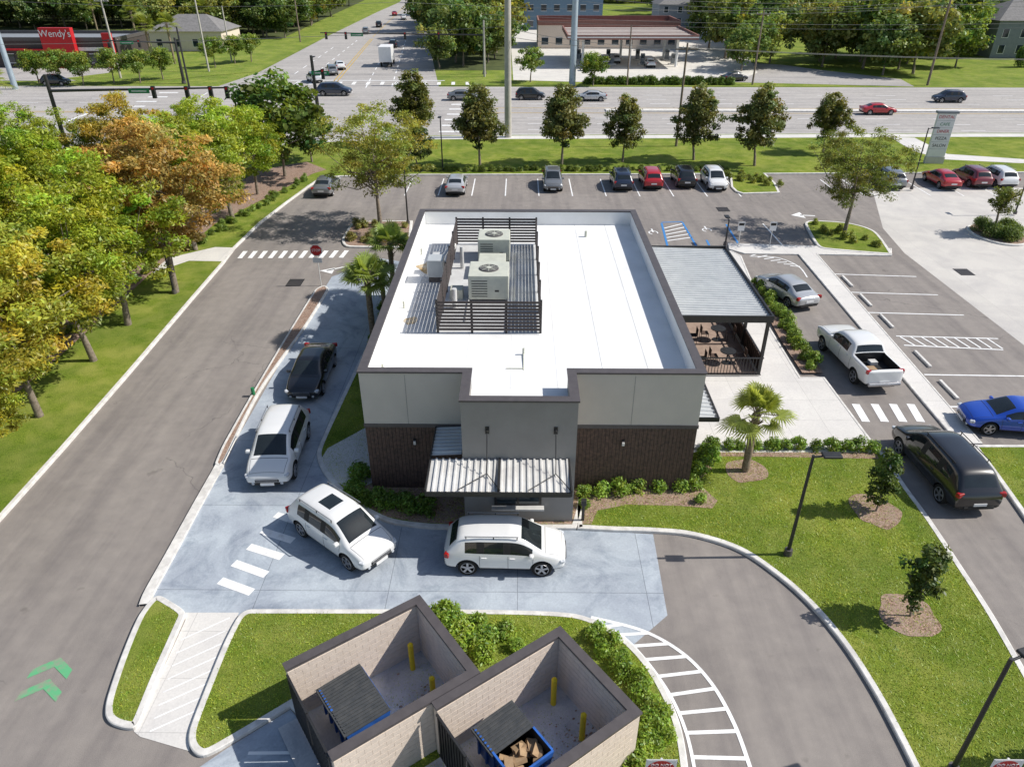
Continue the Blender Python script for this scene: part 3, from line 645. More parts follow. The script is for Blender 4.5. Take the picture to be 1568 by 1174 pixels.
def treemesh(name,seed,h,th,R,ncl,nleaf,leaf,cr,shape='round',tr=.16,limbs=10,flat=.65,asp=.5):
    rng=np.random.default_rng(seed); rz=(h-th)/2; zc=th+rz
    d=rng.normal(size=(ncl,3)); d/=np.linalg.norm(d,axis=1)[:,None]; q=rng.random(ncl)**.38
    lob=1+.22*np.sin(3*np.arctan2(d[:,1],d[:,0])+seed)+.14*np.sin(5*np.arctan2(d[:,1],d[:,0])+seed*2.3)+rng.normal(size=ncl)*.08
    zz=d[:,2]*q
    tap=np.ones(ncl)
    if shape=='cone': tap=1.05-.62*np.clip((zz+.6)/1.6,0,1)
    if shape=='vase': tap=.75+.35*np.clip((zz+.8)/1.6,0,1)
    cen=np.stack([d[:,0]*q*R*lob*tap,d[:,1]*q*R*lob*tap,zc+zz*rz*.95],1)
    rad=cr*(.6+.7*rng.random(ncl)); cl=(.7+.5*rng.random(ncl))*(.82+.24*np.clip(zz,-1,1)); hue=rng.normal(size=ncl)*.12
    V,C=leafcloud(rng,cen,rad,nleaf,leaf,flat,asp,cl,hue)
    b=B(); lean=rng.normal(size=2)*.15; pts=[Vector((0,0,-.1)),Vector((lean[0]*.4,lean[1]*.4,th*.6)),Vector((lean[0],lean[1],th*1.1)),Vector((lean[0]*1.5,lean[1],th+rz*1.1))]
    rs=[tr*1.25,tr,tr*.75,tr*.3]
    for i in range(3): b.cyl(pts[i],pts[i+1],rs[i],rs[i+1],8,BARK,cap=False)
    idx=rng.choice(ncl,min(limbs,ncl),replace=False)
    for i in idx:
        a=pts[1].lerp(pts[3],rng.uniform(.25,.95)); e=Vector(cen[i]); m_=a.lerp(e,.5)+Vector((0,0,-.15*(e-a).length))
        if e.z<a.z: e.z=a.z+.1
        b.cyl(a,m_,tr*.42,tr*.26,6,BARK,cap=False); b.cyl(m_,e,tr*.26,tr*.08,5,BARK,cap=False)
    return finish(name,V,C,b)
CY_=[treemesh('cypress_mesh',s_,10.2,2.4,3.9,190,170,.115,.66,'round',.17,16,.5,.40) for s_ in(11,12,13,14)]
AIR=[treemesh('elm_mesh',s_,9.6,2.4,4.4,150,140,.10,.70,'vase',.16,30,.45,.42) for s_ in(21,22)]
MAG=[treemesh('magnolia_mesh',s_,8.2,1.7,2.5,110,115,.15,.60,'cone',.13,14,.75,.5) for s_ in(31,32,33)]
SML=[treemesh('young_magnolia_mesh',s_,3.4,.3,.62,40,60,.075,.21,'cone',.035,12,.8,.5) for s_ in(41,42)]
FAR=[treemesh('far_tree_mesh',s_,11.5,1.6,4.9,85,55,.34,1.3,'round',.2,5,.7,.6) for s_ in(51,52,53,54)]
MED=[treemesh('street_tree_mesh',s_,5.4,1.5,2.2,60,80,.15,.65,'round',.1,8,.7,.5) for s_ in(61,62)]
def shrubmesh(seed,r,h,n,leaf):
    rng=np.random.default_rng(seed); k=14; d=rng.normal(size=(k,3)); d/=np.linalg.norm(d,axis=1)[:,None]; d[:,2]=abs(d[:,2])
    cen=d*np.array([r*.6,r*.6,h*.7]); cen[:,2]+=h*.12
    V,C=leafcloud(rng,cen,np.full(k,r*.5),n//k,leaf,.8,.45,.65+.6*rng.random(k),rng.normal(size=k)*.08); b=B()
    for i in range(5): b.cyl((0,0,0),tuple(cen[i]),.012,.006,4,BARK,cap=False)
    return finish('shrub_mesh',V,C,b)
SHR=[shrubmesh(71+i,.36,.62,700,.055) for i in range(3)]
BALL=shrubmesh(80,1.0,1.2,4000,.07)
rt=random.Random(5)
def tree(name,ms,px,py,sc,color,z=.1,wz=1.0,loc=None):
    p=loc or G(px,py); return put(name,rt.choice(ms),None,(p[0],p[1],z),rt.uniform(0,6.28),(sc,sc,sc*wz),color)
GR=(.34,.45,.045); YG=(.53,.50,.055); OR=(.56,.385,.10); DG=(.15,.21,.055); LG=(.46,.48,.10); BG=(.235,.255,.07)
for px,py,sc,c in [(358,342,.98,(.42,.53,.045)),(270,450,1.08,OR),(197,500,.98,(.40,.50,.045)),(145,555,.93,(.45,.52,.05)),(62,640,.95,YG),(-35,745,.95,(.52,.50,.06)),(-140,860,.9,YG),
    (395,300,.75,GR),(300,385,.95,(.41,.49,.05)),(95,420,.95,(.42,.50,.05)),(10,470,1.0,(.47,.52,.05)),(-80,560,1.0,YG),(-190,680,1.0,GR),(215,330,.95,(.52,.44,.08)),(80,340,.9,GR),(-60,380,1.0,(.42,.50,.05)),(-180,470,1.0,YG),(310,300,.8,(.42,.49,.05)),(-8,715,.5,(.46,.48,.05)),(-30,660,.6,(.44,.48,.05))]:
    tree('cypress_tree',CY_,px,py,sc,c)
tree('oak_tree',AIR,583,350,1.0,LG); tree('oak_tree',AIR,1292,360,.86,(.28,.32,.07)); tree('oak_tree',FAR,437,272,.82,(.19,.28,.06)); tree('oak_tree',FAR,478,250,.5,DG)
for px,py,sc in [(735,257,1.0),(860,254,.98),(953,250,.83),(1062,247,.93),(1155,256,.98),(1260,236,.8),(637,226,1.0),(640,262,.6)]:
    tree('magnolia_tree',MAG,px,py,sc,BG if px!=640 else DG)
tree('young_magnolia_tree',SML,1340,786,1.0,(.14,.20,.04),.12); tree('young_magnolia_tree',SML,1393,947,1.02,(.14,.20,.04),.12)
tree('young_magnolia_tree',SML,1640,1180,1.0,(.14,.20,.04),.12)
put('topiary_tree',treemesh('topiary_mesh',91,3.6,1.7,1.0,40,140,.07,.38,'round',.09,8,.8,.5),None,(*G(1520,360),.1),0,1,(.22,.26,.05))
for dx,dy in ((-.8,-.6),(.7,-.7),(0,-1.4),(0.9,.6),(-.9,.8)): put('clipped_shrub',BALL,None,(cc[0]+dx,cc[1]+dy,.1),dx,.85,(.15,.22,.05))
def row(name,pts,n,sc=1,color=(.27,.40,.06),jit=.12,z=.12):
    e=empty(name,(*G(*pts[0]),0)); W_=[Vector(G(*p)) for p in pts]; base=Vector(e.location[:2])
    seg=[(W_[i+1]-W_[i]).length for i in range(len(W_)-1)]; tot=sum(seg)
    for k in range(n):
        d=tot*k/max(1,n-1)
        for i,sg in enumerate(seg):
            if d<=sg+1e-6: q=W_[i].lerp(W_[i+1],d/sg); break
            d-=sg
        u_=rt.uniform(.78,1.15)
        o=put('shrub',rt.choice(SHR),e,(q.x-base.x+rt.uniform(-jit,jit),q.y-base.y+rt.uniform(-jit,jit),z),rt.uniform(0,6),sc*rt.uniform(.75,1.2),tuple(c*u_ for c in color))
row('shrub_row',[(893,760),(1066,752)],7,1.15,(.33,.47,.07)); row('shrub_row',[(895,778),(1075,772)],2,.9)
row('shrub_row',[(1078,700),(1090,690),(1335,691)],13,1.0,(.24,.36,.05)); row('shrub_row',[(1066,735),(1080,705)],3,1.2)
row('shrub_row',[(543,755),(560,770),(650,786)],9,1.15,(.20,.34,.05)); row('shrub_row',[(548,735),(548,762)],4,1.2,(.20,.34,.05))
row('shrub_row',[(1160,440),(1200,500),(1247,568)],26,1.0,(.30,.42,.07),.3)
row('shrub_row',[(540,350),(625,352)],10,1,(.36,.35,.10),.7); row('shrub_row',[(535,370),(625,373)],11,1,(.40,.36,.12),.5)
row('shrub_row',[(1245,350),(1345,378)],12,.9,(.34,.38,.08),.9)
row('shrub_row',[(672,938),(700,985),(735,1010)],20,.95,(.36,.49,.06),.3); row('shrub_row',[(700,950),(745,985),(780,985)],10,.95,(.30,.43,.06),.3)
row('shrub_row',[(905,975),(945,1018),(992,1080),(1002,1140)],20,.85,(.32,.45,.06),.22)
row('shrub_row',[(940,1170),(990,1165),(1010,1100)],9,.95,(.36,.48,.06),.3)
row('shrub_row',[(590,480),(575,540)],6,1,(.20,.31,.05),.3)
row('shrub_row',[(310,372),(470,275)],26,.9,(.26,.36,.07),.5); row('shrub_row',[(60,560),(200,430),(300,372)],26,1,(.26,.33,.07),.7)
row('shrub_row',[(640,264),(1115,263)],80,.9,(.24,.31,.06),.35); row('shrub_row',[(1120,272),(1180,285)],14,1,(.34,.38,.08),1.1)
row('hedge',[(895,129),(1118,130)],70,2.0,(.18,.27,.05),.3,0)
def palmmesh(seed,h,nf,fr,trr):
    rng=random.Random(seed); b=B(); V=[];C=[]
    n=9
    for i in range(n): b.cyl((0,0,h*i/n),(0,0,h*(i+1)/n),trr*(1.15 if i%2 else 1.0),trr*(1.0 if i%2 else 1.12),10,PALMT,cap=False)
    for i in range(int(14)):
        a=rng.uniform(0,6.28); zz=h*rng.uniform(.72,1.0); b.cyl((trr*.8*math.cos(a),trr*.8*math.sin(a),zz),(trr*2.2*math.cos(a),trr*2.2*math.sin(a),zz+.25),.04,.02,4,PALMT)
    for f in range(nf):
        a=f*2.399+rng.uniform(-.2,.2); el=R_(rng.uniform(-25,80)); pet=fr*rng.uniform(.45,.7)
        D=Vector((math.cos(a)*math.cos(el),math.sin(a)*math.cos(el),math.sin(el))); base=Vector((0,0,h+.05)); hub=base+D*pet-Vector((0,0,.1*pet))
        b.cyl(base,hub,.018,.012,4,BARK,cap=False)
        S=D.cross(Vector((0,0,1)))
        if S.length<.1: S=Vector((1,0,0))
        S.normalize(); U=S.cross(D).normalized(); L_=fr*rng.uniform(.5,.68); lum=rng.uniform(.7,1.25)
        for k in range(20):
            g=R_(-115+230*k/19); dr=(D*math.cos(g)+S*math.sin(g)+U*.12).normalized(); ll=L_*(1-.25*abs(g)/2)
            w_=dr.cross(U).normalized()*.027*fr; m_=hub+dr*ll*.6; tp=hub+dr*ll-Vector((0,0,.28*ll*rng.uniform(.5,1.3)))
            V+= [hub-w_*.4,m_-w_,m_+w_,hub+w_*.4]; V+=[m_-w_,tp-w_*.1,tp+w_*.1,m_+w_]
            q=lum*rng.uniform(.8,1.2); C+=[(q,q,q*.9,1)]*8
    return finish('palm_mesh',np.array([v[:] for v in V]),np.array(C),b)
PA=[palmmesh(1,2.9,34,1.3,.15),palmmesh(2,3.6,34,1.5,.16),palmmesh(3,7,30,2.4,.2)]
put('palm_tree',PA[0],None,(*G(1140,724),.1),.4,1,(.38,.44,.12)); put('palm_tree',PA[1],None,(*G(572,520),.1),1,1,(.27,.35,.09)); put('palm_tree',PA[1],None,(*G(604,455),.1),2,.95,(.22,.30,.08)); put('palm_tree',PA[0],None,(*G(590,485),.1),3,.85,(.22,.30,.08))
for px,py in [(235,100),(268,98),(318,60),(212,70),(12,225),(640,30),(460,30),(150,50)]:
    put('palm_tree',PA[2],None,(*G(px,py),0),px,1.0,(.30,.35,.08))
for px,py in [(60,128),(95,130),(128,131),(175,128),(215,127),(250,122),(330,104),(360,98),(385,95),(812,126),(908,132)]: tree('street_tree',MED,px,py,1.0,(.27,.37,.06),0)
wood=empty('distant_woodland',(0,150,0)); rw=random.Random(9)
def allowed(x,y):
    if y<-60: return False
    if x<-40 : return y<75
    if x<230: return y<46
    if x<440: return y<62 and x< 575-(y-0)*2.2
    if x<575: return y<52 and x<560-(y)*1.9
    if x<655: return y<-24
    if x<780: return 20<y<108 or y<6
    if x<1000: return y<8
    if x<1120: return y<30 or (1080<x and y<100)
    if x<1230: return y<60 or (x<1195 and y<110 and x>1130)
    if x<1480: return y<62 or (y<118 and y>84 and x>1240) or (y<118 and x>1320)
    return y<8 or y>200
yy=136
while yy<440:
    step=7.5 if yy<260 else 11
    xx=-yy*.95
    while xx<yy*.95:
        X=xx+rw.uniform(-2.8,2.8); Y=yy+rw.uniform(-2.8,2.8); p=inv(X,Y)
        if allowed(*p) and rw.random()<.88:
            c=rw.choice([(.20,.28,.07),(.24,.33,.08),(.17,.25,.065),(.31,.37,.10),(.38,.41,.11)])
            o=put('tree',rw.choice(FAR),wood,(X,Y-150,0),rw.uniform(0,6),rw.uniform(.7,1.25)*(1 if yy<300 else 1.25),c)
        xx+=step
    yy+=step
b=B(); 
for pts in [[(-400,70),(230,44),(430,60),(560,0),(560,-40),(-400,-40)],[(660,108),(780,108),(778,20),(660,20)]]:
    fill(b,ccw([G(*p) for p in pts]),-.011,WOODS)
b.obj('woodland_floor')
def blades():
    rng=np.random.default_rng(3); VV=[];CC=[]
    for poly,z,dens in LAWNS:
        A=np.array(poly); mn=np.maximum(A.min(0),[-12,8]); mx=np.minimum(A.max(0),[22,40])
        if (mx<=mn).any(): continue
        n=int((mx-mn).prod()*dens); pts=rng.random((n,2))*(mx-mn)+mn
        ins=np.zeros(n,bool); j=len(A)-1
        for i in range(len(A)):
            xi,yi=A[i];xj,yj=A[j]; c=((yi>pts[:,1])!=(yj>pts[:,1]))&(pts[:,0]<(xj-xi)*(pts[:,1]-yi)/(yj-yi+1e-12)+xi); ins^=c; j=i
        p=pts[ins]; n=len(p); a=rng.random(n)*6.28; pat=np.sin(p[:,0]*1.3+np.sin(p[:,1]*.7)*1.4)*np.sin(p[:,1]*1.1+np.sin(p[:,0]*.8)*1.7)
        pat2=np.sin(p[:,0]*4.1+np.sin(p[:,1]*3.7)*1.6)*np.sin(p[:,1]*4.7+np.sin(p[:,0]*3.1)*1.5)
        hgt=.02+.035*rng.random(n)*(.6+.5*pat); ww=.014
        dx=np.cos(a)*ww; dy=np.sin(a)*ww; lx=rng.normal(size=n)*.04; ly=rng.normal(size=n)*.04; zz=np.full(n,z)
        V=np.stack([np.stack([p[:,0]-dx,p[:,1]-dy,zz],1),np.stack([p[:,0]+dx,p[:,1]+dy,zz],1),np.stack([p[:,0]+lx+dx*.3,p[:,1]+ly+dy*.3,zz+hgt],1),np.stack([p[:,0]+lx-dx*.3,p[:,1]+ly-dy*.3,zz+hgt],1)],1).reshape(-1,3)
        l_=(.7+.6*rng.random(n))*(.94+.16*pat+.12*pat2); hu=rng.normal(size=n)*.12+.07*pat+.04*pat2; C=np.stack([l_*(1+hu),l_,l_,np.ones(n)],1); VV.append(V); CC.append(np.repeat(C,4,0))
    me=finish('lawn_grass_blades',np.concatenate(VV),np.concatenate(CC),B(),BLADE); put('lawn_grass_blades',me,None,(0,0,0),0,1,(.36,.45,.06))
blades()

# ---------------------------------------------------------------- vehicles
def paint(name,c,metal=.0,rough=.28): return M('car_paint_'+name,c,tuple(x*.97 for x in c),1,rough,metal=metal,spec=.5,coat=1.0)
PW=paint('white',(.80,.80,.79)); PK=paint('black',(.012,.012,.014)); PS=paint('silver',(.55,.56,.57),.35); PG=paint('grey',(.24,.25,.26),.4); PR=paint('red',(.45,.015,.02)); PB=paint('blue',(.015,.08,.50),.2); PM=paint('maroon',(.18,.02,.03)); PD=paint('dark_blue',(.02,.03,.06))
SUV=dict(st=[(-2.25,.42,.72,.74,.68,.80,.6,.5),(-2.18,.30,.85,.95,.81,1.0,.74,.64),(-2.06,.26,.90,1.03,.85,1.10,.74,.62),(-1.74,.24,.915,1.07,.87,1.55,.69,.57),(-1.50,.24,.92,1.05,.88,1.62,.70,.58),(-.925,.22,.92,1.02,.89,1.67,.71,.58),(-.90,.22,.92,1.02,.89,1.67,.71,.58),(.115,.22,.92,1.0,.89,1.68,.71,.58),(.14,.22,.92,1.0,.89,1.68,.71,.58),(.60,.22,.92,.99,.89,1.63,.69,.57),(1.02,.23,.92,.99,.88,1.33,.75,.62),(1.38,.24,.915,.98,.86,1.07,.79,.68),(1.52,.24,.91,.96,.85,1.03,.78,.66),(1.92,.26,.89,.88,.82,.94,.72,.58),(2.14,.28,.83,.76,.76,.82,.64,.5),(2.25,.36,.70,.62,.66,.66,.55,.45)],
    lab='BBRBGPGPGVWBBBB',wx=(-1.36,1.36),wr=.36,hw=.92,top=1.68,mir=(.98,1.05),rail=1,seam=(-.91,.127,1.02),hood=(1.5,2.1))
SED=dict(st=[(-2.36,.42,.70,.74,.66,.80,.58,.45),(-2.28,.30,.83,.92,.79,.97,.7,.58),(-2.02,.24,.88,.97,.82,1.04,.70,.58),(-1.72,.22,.90,.98,.84,1.07,.72,.60),(-1.10,.21,.91,.96,.87,1.38,.68,.56),(-.785,.20,.91,.95,.87,1.42,.67,.55),(-.76,.20,.91,.95,.87,1.43,.67,.55),(.115,.20,.91,.93,.87,1.45,.67,.55),(.14,.20,.91,.93,.87,1.45,.67,.55),(.45,.20,.91,.93,.87,1.41,.66,.54),(.90,.20,.91,.92,.86,1.17,.74,.60),(1.26,.21,.905,.91,.84,.97,.77,.65),(1.40,.22,.90,.90,.83,.94,.76,.63),(1.95,.24,.87,.80,.79,.85,.68,.55),(2.22,.26,.80,.68,.72,.73,.6,.47),(2.36,.34,.66,.56,.6,.60,.5,.4)],
    lab='BBBRGPGPGVWBBBB',wx=(-1.40,1.42),wr=.34,hw=.91,top=1.45,mir=(.85,.98),rail=0,seam=(-.77,.127,.98),hood=(1.4,2.15),trunk=-2.2)
TRK=dict(st=[(-2.92,.48,.86,1.15,.86,1.22,.84,.8),(-2.86,.42,.98,1.25,.96,1.32,.93,.88),(-2.6,.40,1.0,1.27,.97,1.34,.94,.88),(-1.25,.38,1.0,1.27,.97,1.34,.94,.88),(-1.12,.38,1.0,1.27,.97,1.36,.9,.80),(-.98,.36,1.0,1.26,.96,1.82,.80,.66),(-.72,.36,1.0,1.26,.96,1.88,.79,.66),(-.05,.36,1.0,1.25,.96,1.91,.79,.66),(-.02,.36,1.0,1.25,.96,1.91,.79,.66),(.70,.36,1.0,1.24,.96,1.86,.78,.65),(1.02,.36,1.0,1.24,.95,1.60,.83,.7),(1.32,.37,1.0,1.23,.95,1.31,.87,.76),(1.5,.38,1.0,1.22,.95,1.28,.87,.74),(2.4,.40,.98,1.18,.93,1.22,.84,.7),(2.72,.42,.95,1.08,.90,1.12,.8,.66),(2.86,.46,.86,.95,.84,.98,.76,.62)],
    lab='BBBBRBGPGVWBBBB',wx=(-1.75,1.85),wr=.41,hw=1.0,top=1.9,mir=(.95,1.35),rail=0,bed=1,seam=(-1.15,-.03,1.1),hood=(1.5,2.65))
BIG=dict(SUV); BIG['st']=[(x*1.19,a*1.25,w_*1.09,zb*1.16,wb*1.09,zt*1.13,w5*1.1,w6*1.12) for (x,a,w_,zb,wb,zt,w5,w6) in SUV['st']]; BIG.update(wx=(-1.62,1.62),wr=.4,hw=1.0,top=1.9,mir=(1.15,1.2),seam=(-1.08,.15,1.2),hood=(1.8,2.5))
def carbody(T,sunroof=False):
    vs=[];fs=[];mi=[]
    for (x,zb,w_,zl,wb,zt,w5,w6) in T['st']:
        z5=zt-.10 if zt-zl>.3 else zl+(zt-zl)*.55
        half=[(0,zb),(w_*.84,zb),(w_*.975,zb+.13),(w_,(zb+zl)/2+.06),(wb,zl),(w5,z5),(w6,zt-.005),(w6*.6,zt+.02),(0,zt+.03)]
        for y,z in half: vs.append((x,-y,z))
        for y,z in half[7:0:-1]: vs.append((x,y,z))
    n=16
    for k,lb in enumerate(T['lab']):
        for i in range(n):
            j=(i+1)%n; strip=i if i<8 else 15-i
            fs.append((k*n+i,(k+1)*n+i,(k+1)*n+j,k*n+j)); m=0
            if strip in(6,7) and lb in'RVW': m=1
            if strip==4 and lb in'GV': m=1
            if strip==4 and lb=='P': m=2
            if strip in(0,1): m=2
            if sunroof and strip==7 and k==6: m=1
            mi.append(m)
    for s0,rev in ((0,False),((len(T['st'])-1)*n,True)):
        for i in range(8):
            if i==0: f=[s0,s0+1,s0+15]
            elif i==7: f=[s0+7,s0+8,s0+9]
            else: f=[s0+i,s0+i+1,s0+15-i,s0+16-i]
            if rev: f=f[::-1]
            fs.append(f); mi.append(2 if i<=1 else 0)
    me=bpy.data.meshes.new('cage'); me.from_pydata(vs,[],fs)
    for m in (PW,GLASS,TRIM,SEAM): me.materials.append(m)
    me.polygons.foreach_set('material_index',mi); me.update()
    bm=bmesh.new(); bm.from_mesh(me); bmesh.ops.recalc_face_normals(bm,faces=bm.faces[:]); bm.to_mesh(me); bm.free()
    o=put('cage',me); sm_=o.modifiers.new('s','SUBSURF'); sm_.levels=2; sm_.render_levels=2
    cb=B()
    for x in T['wx']:
        for sgn in(-1,1): cb.cyl((x,sgn*(T['hw']-.36),T['wr']),(x,sgn*(T['hw']+.3),T['wr']),T['wr']+.075,T['wr']+.075,28,TRIM)
    if T.get('bed'): cb.box(-2.78,-1.15,-.82,.82,.85,1.7,TRIM)
    co=put('cutter',cb.mesh('cutter'))
    bm=bmesh.new(); bm.from_mesh(co.data); bmesh.ops.remove_doubles(bm,verts=bm.verts[:],dist=.0005); bmesh.ops.recalc_face_normals(bm,faces=bm.faces[:]); bm.to_mesh(co.data); bm.free()
    bo=o.modifiers.new('b','BOOLEAN'); bo.operation='DIFFERENCE'; bo.object=co; bo.solver='EXACT'
    try: bo.material_mode='TRANSFER'
    except Exception: pass
    bpy.context.view_layer.update(); dg=bpy.context.evaluated_depsgraph_get()
    r=bpy.data.meshes.new_from_object(o.evaluated_get(dg),depsgraph=dg)
    if len(r.polygons)<500:
        o.modifiers.remove(bo); bpy.context.view_layer.update(); dg=bpy.context.evaluated_depsgraph_get(); r=bpy.data.meshes.new_from_object(o.evaluated_get(dg),depsgraph=dg)
    bpy.data.objects.remove(o); bpy.data.objects.remove(co)
    r.shade_smooth() if hasattr(r,'shade_smooth') else None
    r.set_sharp_from_angle(angle=R_(38))
    return r
bodies={}
for k,T in (('suv',SUV),('sed',SED),('trk',TRK),('big',BIG)): bodies[k]=(carbody(T),T)
bodies['suvs']=(carbody(SUV,True),SUV)
bvh={k:BVHTree.FromPolygons([v.co[:] for v in bodies[k][0].vertices],[tuple(p.vertices) for p in bodies[k][0].polygons]) for k in bodies}
details={}
def detail(k,col):
    T=bodies[k][1]; b=B(); st=T['st']; hw=T['hw']; xf=st[-1][0]; xr=st[0][0]; zh=st[-2][3]; wr=T['wr']
    bv=bvh[k]
    def trace(pts,dr,r=.007,mat=SEAM):
        pr=None
        for o_ in pts:
            h=bv.ray_cast(Vector(o_),Vector(dr))[0]
            if h is None: pr=None; continue
            if pr is not None and (h-pr).length<.35: b.cyl(pr,h,r,r,4,mat,cap=False)
            pr=h
    for s_ in(-1,1):
        zt_=st[7][3]-.03; zb_=st[7][1]+.16
        for xs in T['seam']: trace([(xs+(0.06*(i/10-.5) if xs>.5 else 0),s_*2,zb_+(zt_-zb_)*i/10) for i in range(11)],(0,-s_,0))
        trace([(T['seam'][0]+(T['seam'][-1]-T['seam'][0])*i/12,s_*2,zb_) for i in range(13)],(0,-s_,0))
        trace([(T['hood'][0]+(T['hood'][1]-T['hood'][0])*i/8,s_*(hw-.20-.06*i/8),3) for i in range(9)],(0,0,-1))
    trace([(T['hood'][1],(hw-.26)*(i/6-1),3) for i in range(13)],(0,0,-1)); trace([(T['hood'][0]-.03,(hw-.2)*(i/6-1),3) for i in range(13)],(0,0,-1),.012)
    if T.get('trunk'): trace([(T['trunk'],.66*(i/6-1),3) for i in range(13)],(0,0,-1))
    for x in T['wx']:
        for s_ in(-1,1):
            y0=s_*(hw-.25); y1=s_*(hw-.03); ym=s_*(hw-.05)
            b.cyl((x,y0,wr),(x,ym,wr),wr,wr,28,TIRE); b.cyl((x,ym,wr),(x,y1,wr),wr,wr*.92,28,TIRE,cap=False)
            b.cyl((x,y1-s_*.004,wr),(x,y1,wr),wr*.92,wr*.70,28,TIRE,cap=False); b.cyl((x,y1-s_*.05,wr),(x,y1-s_*.02,wr),wr*.71,wr*.71,28,TRIM)
            for a in range(5):
                M_=Matrix.Translation((x,y1-s_*.01,wr))@Matrix.Rotation(a*2*math.pi/5,4,'Y'); b.box(-.04,.04,-.012,.012,.02,wr*.69,RIM,M_)
            b.cyl((x,y1-s_*.02,wr),(x,y1+s_*.006,wr),.07,.06,12,RIM)
            for a in range(20):
                t0=2*math.pi*a/20;t1=2*math.pi*(a+1)/20; b.cyl((x+math.cos(t0)*wr*.68,y1,wr+math.sin(t0)*wr*.68),(x+math.cos(t1)*wr*.68,y1,wr+math.sin(t1)*wr*.68),.016,.016,4,RIM,cap=False)
    for s_ in(-1,1):
        Th=Matrix.Translation((xf-.20,s_*(hw-.27),zh-.06))@Matrix.Rotation(-s_*.42,4,'Z')@Matrix.Rotation(.2,4,'Y'); b.box(-.12,.10,-.2,.2,-.06,.06,HEADL,Th,ch=.045)
        Tt=Matrix.Translation((xr+.13,s_*(hw-.17),st[1][3]-.03))@Matrix.Rotation(s_*.3,4,'Z'); b.box(-.06,.12,-.14,.14,-.10,.10,TAILL,Tt,ch=.035)
        mx,mz=T['mir']; b.box(mx-.09,mx+.07,s_*(hw+.03)-.10,s_*(hw+.03)+.10,mz-.07,mz+.08,col,ch=.05)
        for hx in (-.75,.28): b.box(hx-.1,hx+.1,s_*(hw-.01)-.02,s_*(hw-.01)+.02,st[7][3]-.13,st[7][3]-.10,col,ch=.01)
        b.cyl((xf-.10,s_*.55,st[-1][1]+.05),(xf-.02,s_*.55,st[-1][1]+.05),.06,.06,10,HEADL)
    b.box(xf-.10,xf+.012,-.46,.46,st[-1][1]+.12,st[-1][3]-.02,TRIM,ch=.03)
    for q_ in range(4): b.box(xf+.008,xf+.02,-.42,.42,st[-1][1]+.15+q_*.05,st[-1][1]+.162+q_*.05,RIM)
    b.box(xf-.02,xf+.03,-.26,.26,st[-1][1]-.02,st[-1][1]+.09,WHITEM); b.box(xr-.02,xr+.06,-.26,.26,.62,.74,WHITEM)
    b.box(xr-.005,xr+.15,-.62,.62,st[0][1]-.08,st[0][1]+.05,TRIM,ch=.03)
    if T.get('rail'):
        for s_ in(-1,1):
            b.cyl((-1.45*hw/.92,s_*.66*hw/.92,T['top']+.0),(.5*hw/.92,s_*.66*hw/.92,T['top']+.02),.018,.018,6,RIM if col!=PK else TRIM)
            for xx in(-1.4,-.4,.45): b.cyl((xx,s_*.66*hw/.92,T['top']-.10),(xx,s_*.66*hw/.92,T['top']+.01),.02,.02,5,TRIM)
    if T.get('bed'):
        b.box(-2.75,-1.18,-.8,.8,.86,.9,TRIM); b.box(-1.6,-1.25,-.3,.1,.9,1.1,METAL,ch=.02); b.box(-2.3,-1.9,.1,.6,.9,1.08,CARDB,ch=.02)
        b.box(-3.05,-2.88,-.85,.85,.5,.68,RIM,ch=.05)
    return b
def carmesh(k,col):
    if (k,col.name) in details: return details[(k,col.name)]
    r=bodies[k][0]; b=detail(k,col); d=b.mesh('d'); 
    mats=list(r.materials)
    bm=bmesh.new(); bm.from_mesh(r); off=len(mats); nf=len(bm.faces)
    bm.from_mesh(d); bm.faces.ensure_lookup_table()
    for f in bm.faces[nf:]: f.material_index+=off
    me=bpy.data.meshes.new('car_mesh'); bm.to_mesh(me); bm.free()
    for m in mats: me.materials.append(col if (m and m.name==PW.name) else m)
    for m in b.mats: me.materials.append(m)
    details[(k,col.name)]=me; return me
def car(name,k,col,c,d,z=.7,sc=1.0,lvl=0.0):
    a=Vector(G(c[0],c[1],z)); h=Vector(G(d[0],d[1],z))-a; return put(name,carmesh(k,col),None,(a.x,a.y,lvl),math.atan2(h.y,h.x),sc)
car('sedan_car','sed',PK,(478,566),(462,600),.6,1.0,.006); car('suv_car','suv',PW,(428,681),(412,722),.7,1.06,.006)
car('suv_car','suvs',PW,(522,806),(572,840),.7,1.0,.006); car('suv_car','suv',PW,(774,834),(864,836),.7,.97,.006)
car('sedan_car','sed',PS,(1204,442),(1172,422),.6,1.0); car('pickup_truck','trk',PW,(1311,540),(1276,506),.8,1.0)
car('suv_car','big',PK,(1444,706),(1398,656),.8,1.0); car('sedan_car','sed',PB,(1556,638),(1500,634),.6,1.0)
for x,y,k,c,f in [(699,280,'sed',PS,1),(846,275,'suv',PG,-1),(951,274,'suv',PD,1),(996,272,'suv',PR,1),(1046,270,'suv',PK,1),(1093,274,'suv',PW,-1),(1442,272,'sed',PR,1),(1488,270,'suv',PM,1),(1527,270,'suv',PW,1),(1360,272,'suv',PG,1),(500,282,'sed',PG,1)]:
    a=G(x,y,.7); put('parked_car',carmesh(k,c),None,(a[0],a[1],0),f*math.pi/2,1.0)
